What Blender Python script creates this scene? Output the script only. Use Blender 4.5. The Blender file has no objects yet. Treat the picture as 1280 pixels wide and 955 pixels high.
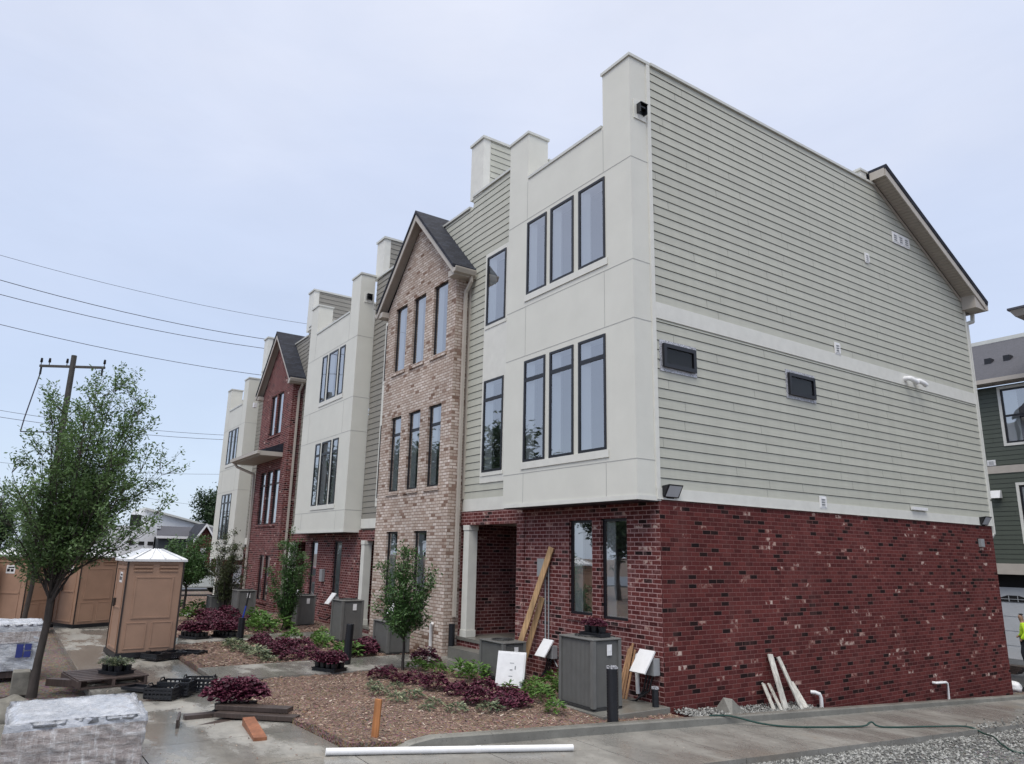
import bpy, bmesh, math, random
from mathutils import Vector, Matrix, noise
random.seed(7)
C = bpy.context.scene.collection
scn = bpy.context.scene
# ------------------------------------------------------------------ camera
cam_d = bpy.data.cameras.new('camera'); cam = bpy.data.objects.new('camera', cam_d); C.objects.link(cam)
RIGHT = Vector((0.56529447, 0.82464692, 0.01999064)); UP = Vector((0.17906517, -0.14633331, 0.97289374)); FWD = Vector((-0.80521912, 0.54639182, 0.23038695))
m3 = Matrix((RIGHT, UP, -FWD)).transposed()
cam.matrix_world = Matrix.Translation((8.774, -8.999, 2.388)) @ m3.to_4x4()
cam_d.sensor_width = 36; cam_d.lens = 904.887 / 1280 * 36; cam_d.clip_end = 1000; cam_d.clip_start = 0.1
scn.camera = cam
# ------------------------------------------------------------------ world: overcast sky
SUN_EL, SUN_AZ = math.radians(58), math.atan2(-.72, .55)
w = bpy.data.worlds.new('World'); scn.world = w; w.use_nodes = True
nt = w.node_tree; nt.nodes.clear()
def N(t, ty, **k):
    n = t.nodes.new(ty)
    for a, b in k.items(): setattr(n, a, b)
    return n
out = N(nt, 'ShaderNodeOutputWorld'); sky = N(nt, 'ShaderNodeTexSky', sky_type='NISHITA', sun_disc=False)
sky.sun_elevation = SUN_EL; sky.sun_rotation = math.pi / 2 - SUN_AZ
b1 = N(nt, 'ShaderNodeBackground'); b1.inputs[1].default_value = 0.03; nt.links.new(sky.outputs[0], b1.inputs[0])
tc = N(nt, 'ShaderNodeTexCoord'); sp = N(nt, 'ShaderNodeSeparateXYZ'); nt.links.new(tc.outputs['Generated'], sp.inputs[0])
ns = N(nt, 'ShaderNodeTexNoise'); ns.inputs['Scale'].default_value = 1.7; ns.inputs['Detail'].default_value = 5; ns.inputs['Roughness'].default_value = .55
mp = N(nt, 'ShaderNodeMapping'); mp.inputs['Scale'].default_value = (1, 1, 2.4); nt.links.new(tc.outputs['Generated'], mp.inputs[0]); nt.links.new(mp.outputs[0], ns.inputs[0])
ad = N(nt, 'ShaderNodeMath', operation='MULTIPLY_ADD'); nt.links.new(ns.outputs[0], ad.inputs[0]); ad.inputs[1].default_value = .50
nt.links.new(sp.outputs[2], ad.inputs[2])
sb = N(nt, 'ShaderNodeMath', operation='SUBTRACT'); nt.links.new(ad.outputs[0], sb.inputs[0]); sb.inputs[1].default_value = .25
rp = N(nt, 'ShaderNodeValToRGB'); nt.links.new(sb.outputs[0], rp.inputs[0])
els = rp.color_ramp.elements
for pos, col in [(0, (.52, .61, .755)), (.22, (.50, .575, .735)), (.45, (.575, .63, .775)), (.68, (.72, .745, .84)), (.8, (1.15, 1.13, 1.10)), (1, (2.1, 2.0, 1.82))]:
    e = els[0] if pos == 0 else (els[-1] if pos == 1 else els.new(pos)); e.color = (*col, 1)
n2 = N(nt, 'ShaderNodeTexNoise'); n2.inputs['Scale'].default_value = 3.1; n2.inputs['Detail'].default_value = 6; n2.inputs['Roughness'].default_value = .6; n2.inputs['Distortion'].default_value = .6
mp2 = N(nt, 'ShaderNodeMapping'); mp2.inputs['Scale'].default_value = (1, 1, 3.2); nt.links.new(tc.outputs['Generated'], mp2.inputs[0]); nt.links.new(mp2.outputs[0], n2.inputs[0])
mr = N(nt, 'ShaderNodeMapRange'); nt.links.new(n2.outputs[0], mr.inputs[0]); mr.inputs[1].default_value = .3; mr.inputs[2].default_value = .7; mr.inputs[3].default_value = .97; mr.inputs[4].default_value = 1.03
ml = N(nt, 'ShaderNodeVectorMath', operation='SCALE'); nt.links.new(rp.outputs[0], ml.inputs[0]); nt.links.new(mr.outputs[0], ml.inputs[3])
b2 = N(nt, 'ShaderNodeBackground'); nt.links.new(ml.outputs[0], b2.inputs[0]); b2.inputs[1].default_value = .925
mx = N(nt, 'ShaderNodeAddShader'); nt.links.new(b1.outputs[0], mx.inputs[0]); nt.links.new(b2.outputs[0], mx.inputs[1]); nt.links.new(mx.outputs[0], out.inputs[0])
# ------------------------------------------------------------------ sun (behind cloud)
sl = bpy.data.lights.new('sun', 'SUN'); sl.energy = 1.55; sl.angle = math.radians(30); sl.color = (1, .97, .91)
so = bpy.data.objects.new('sun', sl); C.objects.link(so)
sd = Vector((math.cos(SUN_AZ) * math.cos(SUN_EL), math.sin(SUN_AZ) * math.cos(SUN_EL), math.sin(SUN_EL)))
so.rotation_euler = (-sd).to_track_quat('-Z', 'Y').to_euler(); so.location = sd * 60
# ------------------------------------------------------------------ exposure, renderer
vs = scn.view_settings; vs.view_transform = 'Standard'; vs.look = 'None'; vs.exposure = 0.18; vs.gamma = 1; vs.use_curve_mapping = False
scn.render.engine = 'CYCLES'; cy = scn.cycles
cy.max_bounces = 6; cy.diffuse_bounces = 3; cy.glossy_bounces = 3; cy.transparent_max_bounces = 8; cy.transmission_bounces = 3; cy.use_denoising = True
cy.caustics_reflective = False; cy.caustics_refractive = False

# ================================================================== helpers
def sm(a, b, x):
    t = min(1, max(0, (x - a) / (b - a))); return t * t * (3 - 2 * t)
def lerp(a, b, t): return a + (b - a) * t

class MB:
    """collects faces with a material slot each, builds ONE mesh object"""
    def __init__(s): s.v = []; s.f = []; s.m = []; s.sm = []; s.mi = 0
    def add(s, vs, fs, smooth=False):
        o = len(s.v); s.v += [tuple(v) for v in vs]
        for f in fs: s.f.append([i + o for i in f]); s.m.append(s.mi); s.sm.append(smooth)
    def quad(s, a, b, c, d): s.add([a, b, c, d], [(0, 1, 2, 3)])
    def poly(s, ps): s.add(ps, [tuple(range(len(ps)))])
    def box(s, x0, x1, y0, y1, z0, z1):
        s.add([(x0, y0, z0), (x1, y0, z0), (x1, y1, z0), (x0, y1, z0), (x0, y0, z1), (x1, y0, z1), (x1, y1, z1), (x0, y1, z1)],
              [(0, 3, 2, 1), (4, 5, 6, 7), (0, 1, 5, 4), (1, 2, 6, 5), (2, 3, 7, 6), (3, 0, 4, 7)])
    def hexa(s, b, t): s.add(list(b) + list(t), [(3, 2, 1, 0), (4, 5, 6, 7), (0, 1, 5, 4), (1, 2, 6, 5), (2, 3, 7, 6), (3, 0, 4, 7)])
    def prism(s, ps, d):
        n = len(ps); d = Vector(d); q = [Vector(p) + d for p in ps]
        s.add(list(ps) + q, [tuple(range(n))[::-1], tuple(range(n, 2 * n))] + [(i, (i + 1) % n, n + (i + 1) % n, n + i) for i in range(n)])
    def obox(s, a, b, wd, h, up=(0, 0, 1)):
        """a board from a to b with width wd (sideways) and thickness h (along up)"""
        a = Vector(a); b = Vector(b); d = (b - a).normalized(); u = Vector(up); sd = d.cross(u)
        if sd.length < 1e-4: sd = d.cross(Vector((1, 0, 0)))
        sd = sd.normalized(); u = sd.cross(d).normalized(); sd = sd * wd / 2; u = u * h / 2
        s.hexa([a - sd - u, a + sd - u, b + sd - u, b - sd - u], [a - sd + u, a + sd + u, b + sd + u, b - sd + u])
    def tube(s, pts, r, n=8, cap=True):
        pts = [Vector(p) for p in pts]; k = len(pts); rs = r if isinstance(r, (list, tuple)) else [r] * k
        vs = []; x = None
        for i, p in enumerate(pts):
            t = (pts[min(i + 1, k - 1)] - pts[max(i - 1, 0)]).normalized()
            if x is None: x = t.orthogonal().normalized()
            x = (x - t * x.dot(t)); x = x.normalized() if x.length > 1e-6 else t.orthogonal().normalized()
            y = t.cross(x)
            for j in range(n):
                a = 2 * math.pi * j / n; vs.append(p + (x * math.cos(a) + y * math.sin(a)) * rs[i])
        fs = [(i * n + j, i * n + (j + 1) % n, (i + 1) * n + (j + 1) % n, (i + 1) * n + j) for i in range(k - 1) for j in range(n)]
        s.add(vs, fs, True)
        if cap and n > 3:
            s.add(vs[:n], [tuple(range(n))[::-1]]); s.add(vs[-n:], [tuple(range(n))])
    def build(s, name, mats, parent=None, bevel=0, world=True):
        me = bpy.data.meshes.new(name)
        off = parent_origin(parent) if (parent and world) else Vector((0, 0, 0))
        me.from_pydata([tuple(Vector(v) - off) for v in s.v], [], s.f)
        mats = mats if isinstance(mats, (list, tuple)) else [mats]
        for m in mats: me.materials.append(m)
        me.polygons.foreach_set('material_index', s.m); me.polygons.foreach_set('use_smooth', s.sm)
        me.update()
        o = bpy.data.objects.new(name, me); C.objects.link(o)
        if parent: o.parent = parent
        if bevel:
            md = o.modifiers.new('bevel', 'BEVEL'); md.width = bevel; md.segments = 2; md.limit_method = 'ANGLE'
        return o
def parent_origin(p):
    v = Vector((0, 0, 0))
    while p: v = v + p.location; p = p.parent
    return v
def tag(o, label=None, cat=None, group=None, kind=None):
    if label: o['label'] = label
    if cat: o['category'] = cat
    if group: o['group'] = group
    if kind: o['kind'] = kind
    return o
def thing(name, label, cat, loc=(0, 0, 0), rz=0, group=None):
    o = bpy.data.objects.new(name, None); o.empty_display_size = .1; C.objects.link(o); o.location = loc; o.rotation_euler = (0, 0, rz)
    return tag(o, label, cat, group)
def kids(o): return [c for c in bpy.data.objects if c.parent == o]
def dup(root, loc, rz=0, label=None, group=None, scale=1):
    r = root.copy(); C.objects.link(r); r.location = loc; r.rotation_euler = (0, 0, rz); r.scale = (scale,) * 3
    if label: r['label'] = label
    if group: r['group'] = group
    def rec(a, b):
        for ch in kids(a):
            c = ch.copy(); C.objects.link(c); c.parent = b; rec(ch, c)
    rec(root, r); return r

# ------------------------------------------------------------------ node shortcuts
class G:
    def __init__(s, name):
        s.mat = bpy.data.materials.new(name); s.mat.use_nodes = True; s.t = s.mat.node_tree
        s.p = s.t.nodes['Principled BSDF']; s.out = s.t.nodes['Material Output']
    def n(s, ty, **k): return N(s.t, ty, **k)
    def l(s, a, b): s.t.links.new(a, b)
    def val(s, i, v):
        if hasattr(v, 'is_output') or isinstance(v, bpy.types.NodeSocket): s.l(v, i)
        else: i.default_value = v
    def math(s, op, a, b=0, c=0):
        m = s.n('ShaderNodeMath', operation=op)
        for i, v in enumerate((a, b, c)): s.val(m.inputs[i], v)
        return m.outputs[0]
    def mix(s, f, a, b, bt='MIX'):
        m = s.n('ShaderNodeMix', data_type='RGBA', blend_type=bt)
        for i, v in ((0, f), (6, a), (7, b)):
            if isinstance(v, (tuple, list)): m.inputs[i].default_value = (*v, 1)
            else: s.val(m.inputs[i], v)
        return m.outputs[2]
    def noise(s, vec, sc, det=3, ro=.5):
        m = s.n('ShaderNodeTexNoise'); s.l(vec, m.inputs['Vector']); m.inputs['Scale'].default_value = sc; m.inputs['Detail'].default_value = det; m.inputs['Roughness'].default_value = ro
        return m.outputs[0]
    def ramp(s, f, stops, const=False):
        r = s.n('ShaderNodeValToRGB'); s.l(f, r.inputs[0]); cr = r.color_ramp
        if const: cr.interpolation = 'CONSTANT'
        while len(cr.elements) < len(stops): cr.elements.new(.5)
        for e, (p, c) in zip(cr.elements, stops): e.position = p; e.color = (*c, 1) if isinstance(c, (tuple, list)) else (c, c, c, 1)
        return r.outputs[0]
    def pos(s): return s.n('ShaderNodeNewGeometry').outputs['Position']
    def obj(s): return s.n('ShaderNodeTexCoord').outputs['Object']
    def scale(s, v, sc):
        m = s.n('ShaderNodeMapping'); s.l(v, m.inputs[0]); m.inputs['Scale'].default_value = sc; return m.outputs[0]
    def bump(s, h, st=.3, d=.01):
        b = s.n('ShaderNodeBump'); b.inputs['Strength'].default_value = st; b.inputs['Distance'].default_value = d; s.l(h, b.inputs['Height']); s.l(b.outputs[0], s.p.inputs['Normal'])
    def base(s, c):
        if isinstance(c, (tuple, list)): s.p.inputs['Base Color'].default_value = (*c, 1)
        else: s.l(c, s.p.inputs['Base Color'])
    def rough(s, r): s.val(s.p.inputs['Roughness'], r)
def simple(name, col, rough=.6, var=.12, sc=6, metal=0, bump=0, bsc=60, stretch=(1, 1, 1)):
    g = G(name); v = g.scale(g.obj(), stretch)
    f = g.noise(v, sc, 4, .6)
    d = tuple(max(0, c * (1 - var * 1.6)) for c in col); h = tuple(min(1, c * (1 + var)) for c in col)
    g.base(g.ramp(f, [(.25, d), (.75, h)])); g.rough(rough); g.p.inputs['Metallic'].default_value = metal
    if bump: g.bump(g.noise(v, bsc, 3), bump, .01)
    return g.mat
def brick(name, stops, mortar, bw=.203, bh=.0755, mort=.010, smear=.0, rough=.85, white=False):
    g = G(name); ge = g.n('ShaderNodeNewGeometry'); s1 = g.n('ShaderNodeSeparateXYZ'); g.l(ge.outputs['Position'], s1.inputs[0])
    s2 = g.n('ShaderNodeSeparateXYZ'); g.l(ge.outputs['True Normal'], s2.inputs[0])
    sx = g.math('GREATER_THAN', g.math('ABSOLUTE', s2.outputs[0]), .5)
    u = g.math('ADD', g.math('MULTIPLY', s1.outputs[0], g.math('SUBTRACT', 1, sx)), g.math('MULTIPLY', g.math('ADD', s1.outputs[1], .07), sx))
    v = g.math('DIVIDE', g.math('ADD', s1.outputs[2], 5), bh); row = g.math('FLOOR', v)
    uu = g.math('ADD', g.math('DIVIDE', u, bw), g.math('MULTIPLY', g.math('MODULO', row, 2), .5)); col = g.math('FLOOR', uu)
    fu = g.math('SUBTRACT', uu, col); fv = g.math('SUBTRACT', v, row)
    wob = g.math('MULTIPLY', g.math('SUBTRACT', g.noise(ge.outputs['Position'], 25, 2), .5), .006)
    du = g.math('MULTIPLY', g.math('MINIMUM', fu, g.math('SUBTRACT', 1, fu)), bw); dv = g.math('MULTIPLY', g.math('MINIMUM', fv, g.math('SUBTRACT', 1, fv)), bh)
    dist = g.math('ADD', g.math('MINIMUM', du, dv), wob)
    face = g.n('ShaderNodeMapRange'); face.interpolation_type = 'SMOOTHSTEP'; g.l(dist, face.inputs[0]); face.inputs[1].default_value = mort / 2 - .0025; face.inputs[2].default_value = mort / 2 + .003
    cb = g.n('ShaderNodeCombineXYZ'); g.l(col, cb.inputs[0]); g.l(row, cb.inputs[1]); g.l(sx, cb.inputs[2])
    wn = g.n('ShaderNodeTexWhiteNoise', noise_dimensions='3D'); g.l(cb.outputs[0], wn.inputs['Vector'])
    c = g.ramp(wn.outputs['Value'], stops)
    f2 = g.noise(ge.outputs['Position'], 40, 4, .7)
    if white:
        fw_ = g.noise(ge.outputs['Position'], 10, 2, .5); wm = g.math('MULTIPLY', g.math('GREATER_THAN', wn.outputs['Value'], .953), g.ramp(fw_, [(.46, 1.0), (.60, 0.0)])); c = g.mix(wm, c, stops[4][1])
    c = g.mix(1, c, g.ramp(f2, [(.25, .72), (.75, 1.22)]), 'MULTIPLY')
    if smear:   # mortar smears left on the faces
        f3 = g.ramp(g.noise(g.scale(ge.outputs['Position'], (1, 1, 1.6)), 3.2, 6, .75), [(.5, 0.0), (.74, smear)])
        c = g.mix(f3, c, tuple(x * .85 for x in mortar))
    big = g.ramp(g.noise(ge.outputs['Position'], .55, 4, .6), [(.3, .86), (.7, 1.1)])
    c = g.mix(face.outputs[0], mortar, c); c = g.mix(1, c, big, 'MULTIPLY')
    stk = g.noise(g.scale(ge.outputs['Position'], (2.2, 2.2, .22)), 1.3, 5, .7); c = g.mix(g.ramp(stk, [(.52, 0.0), (.75, .30)]), c, tuple(x * .9 for x in mortar)); c = g.mix(1, c, g.ramp(stk, [(.2, .78), (.45, 1.0)]), 'MULTIPLY')
    g.base(c); g.rough(rough); g.p.inputs['Specular IOR Level'].default_value = .12
    g.bump(g.math('ADD', face.outputs[0], g.math('MULTIPLY', f2, .25)), .7, .006)
    return g.mat
red_stops = [(0, (.015, .009, .010)), (.075, (.024, .012, .012)), (.125, (.078, .020, .0205)), (.45, (.108, .0275, .0270)), (.80, (.140, .037, .0345)), (.950, (.105, .029, .029)), (.962, (.34, .20, .17)), (1, (.54, .42, .37))]
M = {}
M['brick_red'] = brick('red_brick', red_stops, (.20, .10, .092), mort=.0088, white=True)
M['brick_front'] = brick('red_brick_washed', red_stops, (.42, .265, .255), mort=.0125, smear=.55, white=True)
M['brick_tan'] = brick('tan_brick', [(0, (.20, .13, .10)), (.05, (.29, .20, .16)), (.10, (.45, .36, .305)), (.5, (.54, .455, .40)), (.8, (.60, .525, .47)), (1, (.68, .60, .55))], (.255, .175, .14), bw=.203, bh=.0755, mort=.0165)
def siding_mat(name, col):
    g = G(name); v = g.pos(); f = g.noise(g.scale(v, (.7, .7, 9)), 3, 4, .6); st = g.noise(g.scale(v, (1.6, 1.6, .12)), 2.2, 4, .6)
    c = g.ramp(f, [(.25, tuple(x * .93 for x in col)), (.75, tuple(x * 1.05 for x in col))])
    isl = g.n('ShaderNodeNewGeometry').outputs['Random Per Island']; c = g.mix(1, c, g.ramp(isl, [(0, .955), (1, 1.04)]), 'MULTIPLY')
    g.base(g.mix(1, c, g.ramp(st, [(.3, .95), (.7, 1.04)]), 'MULTIPLY')); g.rough(.55)
    g.bump(g.noise(g.scale(v, (4, 4, 60)), 6, 3), .12, .004); return g.mat
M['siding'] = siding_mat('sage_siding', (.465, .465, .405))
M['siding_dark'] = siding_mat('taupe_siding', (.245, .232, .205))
M['stucco'] = simple('panel_paint', (.66, .655, .60), .55, .035, 1.5)
M['trim'] = simple('trim_paint', (.69, .685, .64), .5, .05, 4)
M['trim_beige'] = simple('beige_trim', (.46, .42, .375), .5, .06, 3)
M['soffit'] = simple('soffit', (.40, .36, .32), .6, .06, 3)
M['joint'] = simple('panel_joint', (.42, .42, .40), .5, .06, 4)
M['coping'] = simple('coping_metal', (.60, .60, .56), .4, .05, 4, .2)
M['black'] = simple('black_frame', (.010, .010, .014), .35, .1, 8)
M['drywall'] = simple('drywall', (.88, .90, .90), .8, .02, 3)
M['flashing'] = simple('flashing_tape', (.50, .50, .53), .3, .75, 38, .2, bump=.8, bsc=45)
M['white'] = simple('white_plastic', (.78, .78, .79), .4, .06, 7)
M['grey_box'] = simple('grey_meter', (.28, .29, .30), .5, .08, 8)
M['dark'] = simple('pane_and_shade_black', (.012, .012, .013), .9, .1, 8)  # near-black for panes; also paints shade in siding gaps and unlit rooms
g = G('window_glass'); gl = g.n('ShaderNodeBsdfGlossy'); gl.inputs['Color'].default_value = (.97, .97, .98, 1); gl.inputs['Roughness'].default_value = .015
tr = g.n('ShaderNodeBsdfTransparent'); tr.inputs[0].default_value = (.96, 1, 1, 1)
lw = g.n('ShaderNodeLayerWeight'); lw.inputs[0].default_value = .35
fr = g.math('MULTIPLY_ADD', lw.outputs['Fresnel'], .6, .36)
ms = g.n('ShaderNodeMixShader'); g.l(fr, ms.inputs[0]); g.l(tr.outputs[0], ms.inputs[1]); g.l(gl.outputs[0], ms.inputs[2]); g.l(ms.outputs[0], g.out.inputs[0])
nb = g.n('ShaderNodeBump'); nb.inputs['Strength'].default_value = .05; nb.inputs['Distance'].default_value = .05; g.l(g.noise(g.pos(), 1.3, 1), nb.inputs['Height']); g.l(nb.outputs[0], gl.inputs['Normal'])
M['glass'] = g.mat
M['glass_dark'] = g.mat.copy(); M['glass_dark'].name = 'window_glass_clear'
for n_ in M['glass_dark'].node_tree.nodes:
    if n_.type == 'MATH' and n_.operation == 'MULTIPLY_ADD': n_.inputs[2].default_value = .0; n_.inputs[1].default_value = .45
g = G('shingles'); v = g.obj(); bt = g.n('ShaderNodeTexBrick'); g.l(g.scale(v, (1, 1, 1)), bt.inputs[0]); bt.inputs['Scale'].default_value = 1
sx = g.n('ShaderNodeSeparateXYZ'); g.l(g.pos(), sx.inputs[0]); cb = g.n('ShaderNodeCombineXYZ')
g.l(g.math('ADD', sx.outputs[0], sx.outputs[1]), cb.inputs[0]); g.l(g.math('MULTIPLY', sx.outputs[2], 1.4), cb.inputs[1]); g.l(cb.outputs[0], bt.inputs[0])
bt.inputs['Color1'].default_value = (.026, .031, .048, 1); bt.inputs['Color2'].default_value = (.011, .013, .022, 1); bt.inputs['Mortar'].default_value = (.010, .010, .014, 1)
bt.inputs['Mortar Size'].default_value = .008; bt.inputs['Brick Width'].default_value = .24; bt.inputs['Row Height'].default_value = .14
g.base(g.mix(1, bt.outputs[0], g.ramp(g.noise(g.pos(), 60, 2), [(.3, .6), (.7, 1.5)]), 'MULTIPLY')); g.rough(.9); g.bump(bt.outputs[1], -.5, .01)
M['shingle'] = g.mat
g = G('shingles_grey'); g.base(g.mix(.5, g.ramp(g.noise(g.scale(g.pos(), (3, 6, 8)), 2.5, 4, .7), [(.3, (.040, .042, .062)), (.7, (.105, .108, .150))]), g.ramp(g.noise(g.pos(), 40, 2), [(.3, .03), (.7, .11)]))); g.rough(.9)
M['shingle_grey'] = g.mat
# concrete: wet patches, control joints are geometry
def concrete(name, col, wet=.5):
    g = G(name); v = g.pos()
    a = g.noise(v, .9, 6, .65); b = g.noise(v, 9, 5, .7); c2 = g.noise(v, 120, 2)
    wetf = g.ramp(g.noise(g.scale(v, (.55, 1.1, 1)), 1.1, 5, .6), [(.40, 0.0), (.56, wet)])
    c = g.ramp(a, [(.25, tuple(x * .80 for x in col)), (.75, tuple(x * 1.12 for x in col))])
    c = g.mix(1, c, g.ramp(b, [(.3, .86), (.7, 1.1)]), 'MULTIPLY'); c = g.mix(1, c, g.ramp(c2, [(.3, .85), (.7, 1.1)]), 'MULTIPLY')
    spots = g.n('ShaderNodeTexVoronoi'); g.l(v, spots.inputs['Vector']); spots.inputs['Scale'].default_value = 13
    c = g.mix(g.ramp(spots.outputs['Distance'], [(.09, .55), (.16, 0.0)]), c, (.06, .05, .045))
    tan = g.ramp(g.noise(v, .6, 4, .6), [(.57, 0.0), (.72, .38)]); c = g.mix(tan, c, (col[0] * .85, col[1] * .68, col[2] * .52))
    dk = g.mix(wetf, c, tuple(x * .45 for x in col)); g.base(dk)
    g.rough(g.ramp(wetf, [(0, .6), (.5, .09)])); g.bump(g.noise(v, 60, 4, .7), .12, .01); return g.mat
M['concrete'] = concrete('sidewalk_concrete', (.335, .325, .30), .75)
M['concrete_alley'] = concrete('alley_concrete', (.275, .265, .245), .35)
M['curb'] = concrete('curb_concrete', (.22, .215, .195), .3)
def earth(name, d, m_, l, sc=14):
    g = G(name); v = g.pos(); a = g.noise(v, sc, 8, .75); b = g.noise(v, .9, 4, .6); vo = g.n('ShaderNodeTexVoronoi'); g.l(g.scale(v, (1, 1.8, 1)), vo.inputs['Vector']); vo.inputs['Scale'].default_value = sc * 2.2
    c = g.ramp(a, [(.28, d), (.5, m_), (.72, l)]); sp_ = g.mix(.45, c, g.mix(.5, vo.outputs['Color'], m_, 'MULTIPLY')); c = g.mix(.35, c, sp_)
    c = g.mix(1, c, g.ramp(b, [(.3, .72), (.7, 1.18)]), 'MULTIPLY'); g.base(c); g.rough(.95)
    g.bump(g.math('ADD', a, vo.outputs['Distance']), .9, .035); return g.mat
M['mulch'] = earth('mulch', (.075, .040, .027), (.215, .125, .085), (.37, .245, .17))
M['mud'] = earth('mud', (.05, .034, .025), (.13, .088, .066), (.22, .165, .13), 7)
M['chip'] = earth('bark_chip', (.06, .032, .022), (.19, .115, .08), (.36, .26, .19), 9)
M['gravel_bed'] = earth('gravel_bed', (.06, .06, .058), (.19, .19, .185), (.42, .42, .41), 22)
g = G('gravel_stone'); oi = g.n('ShaderNodeNewGeometry'); g.base(g.ramp(oi.outputs['Random Per Island'], [(0, (.07, .07, .068)), (.5, (.19, .19, .18)), (1, (.40, .40, .385))])); g.rough(.8); M['stone'] = g.mat
g = G('bark_chip_island'); oi = g.n('ShaderNodeNewGeometry'); g.base(g.ramp(oi.outputs['Random Per Island'], [(0, (.06, .036, .030)), (.45, (.185, .118, .094)), (.8, (.29, .205, .165)), (.95, (.42, .32, .25)), (1, (.6, .52, .44))])); g.rough(.9); M['chip'] = g.mat
def wood(name, col, wet=0):
    g = G(name); v = g.obj(); f = g.noise(g.scale(v, (1.2, 1.2, 1.2)), 3, 3); wv = g.n('ShaderNodeTexNoise'); g.l(g.scale(v, (30, 30, 1.2)), wv.inputs['Vector']); wv.inputs['Scale'].default_value = 1; wv.inputs['Detail'].default_value = 6
    c = g.ramp(wv.outputs[0], [(.3, tuple(x * .62 for x in col)), (.7, tuple(min(1, x * 1.2) for x in col))]); g.base(g.mix(1, c, g.ramp(f, [(.3, .8), (.7, 1.15)]), 'MULTIPLY')); g.rough(.75 - wet); return g.mat
M['wood_new'] = wood('new_lumber', (.52, .33, .17)); M['wood_stake'] = wood('stake_wood', (.36, .15, .055)); M['wood_wet'] = wood('wet_board', (.060, .043, .038), .3)
M['wood_pallet'] = wood('pallet_wood', (.085, .058, .050), .2); M['wood_end'] = wood('red_board', (.30, .115, .055), .2); M['wood_trim'] = wood('trim_offcut', (.42, .24, .13)); M['primed'] = wood('primed_board', (.56, .54, .49))
M['plastic_black'] = simple('black_plastic', (.010, .011, .015), .38, .2, 20)
M['plastic_blue'] = simple('blue_handle', (.02, .05, .32), .4, .1, 8)
M['porta'] = simple('tan_plastic', (.365, .228, .162), .42, .07, 3, bump=.05, bsc=30)
M['porta_dark'] = simple('tan_plastic_shaded', (.22, .12, .07), .5, .07, 3)  # darker tan paints the shade between the louvre slats
M['porta_seam'] = simple('porta_seam', (.035, .026, .024), .5, .1, 8)
M['porta_roof'] = simple('white_roof_plastic', (.74, .76, .80), .35, .06, 5)
M['ac_grey'] = simple('ac_casing', (.150, .150, .145), .5, .08, 5, .1)
M['ac_dark'] = simple('ac_louvre_gap', (.030, .030, .031), .6, .1, 5)
M['metal_dark'] = simple('dark_metal', (.03, .03, .033), .4, .1, 6, .5)
M['lens'] = simple('lamp_lens', (.52, .53, .56), .2, .04, 5)
M['hose'] = simple('green_hose', (.012, .050, .040), .35, .15, 6)
M['roof_white'] = simple('white_membrane', (.70, .71, .73), .6, .05, 1)
M['green_siding'] = siding_mat('green_siding', (.070, .083, .066))
M['garage'] = simple('garage_white', (.50, .52, .55), .5, .05, 2)
M['asphalt'] = simple('asphalt', (.055, .056, .06), .35, .3, 2, bump=.2)
M['pole'] = wood('pole_wood', (.065, .060, .055)); M['wire'] = simple('wire', (.06, .06, .08), .6, .1)
# leaves
def leafmat(name, cols, rough=.5, trans=.25):
    g = G(name); r = g.n('ShaderNodeNewGeometry').outputs['Random Per Island']
    k = len(cols); c = g.ramp(r, [(i / (k - 1), cc) for i, cc in enumerate(cols)]); g.base(c); g.rough(rough)
    td = g.n('ShaderNodeBsdfTranslucent'); g.l(c, td.inputs[0]); mm = g.n('ShaderNodeMixShader'); mm.inputs[0].default_value = trans
    g.l(g.p.outputs[0], mm.inputs[1]); g.l(td.outputs[0], mm.inputs[2]); g.l(mm.outputs[0], g.out.inputs[0]); return g.mat
M['leaf_tree'] = leafmat('tree_leaves', [(.055, .10, .03), (.09, .16, .05), (.13, .22, .08), (.17, .26, .12)], .5, .4)
M['leaf_small'] = leafmat('young_tree_leaves', [(.035, .085, .024), (.065, .14, .04), (.10, .19, .06)])
M['leaf_dull'] = leafmat('brownish_tree_leaves', [(.045, .050, .022), (.07, .085, .035), (.09, .125, .05)])
M['leaf_far'] = leafmat('far_tree_leaves', [(.020, .045, .02), (.04, .075, .033), (.06, .10, .05)])
M['leaf_bur'] = leafmat('burgundy_leaves', [(.035, .006, .016), (.075, .011, .030), (.115, .019, .048), (.17, .04, .075)], .55, .2)
M['leaf_green'] = leafmat('bright_leaves', [(.06, .13, .025), (.11, .22, .045), (.16, .28, .07)])
M['leaf_vari'] = leafmat('variegated_leaves', [(.05, .08, .045), (.10, .14, .085), (.25, .29, .17), (.38, .40, .26)])
M['bark'] = simple('bark', (.055, .045, .040), .9, .35, 12, bump=.5, bsc=40, stretch=(1, 1, .3))

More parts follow.
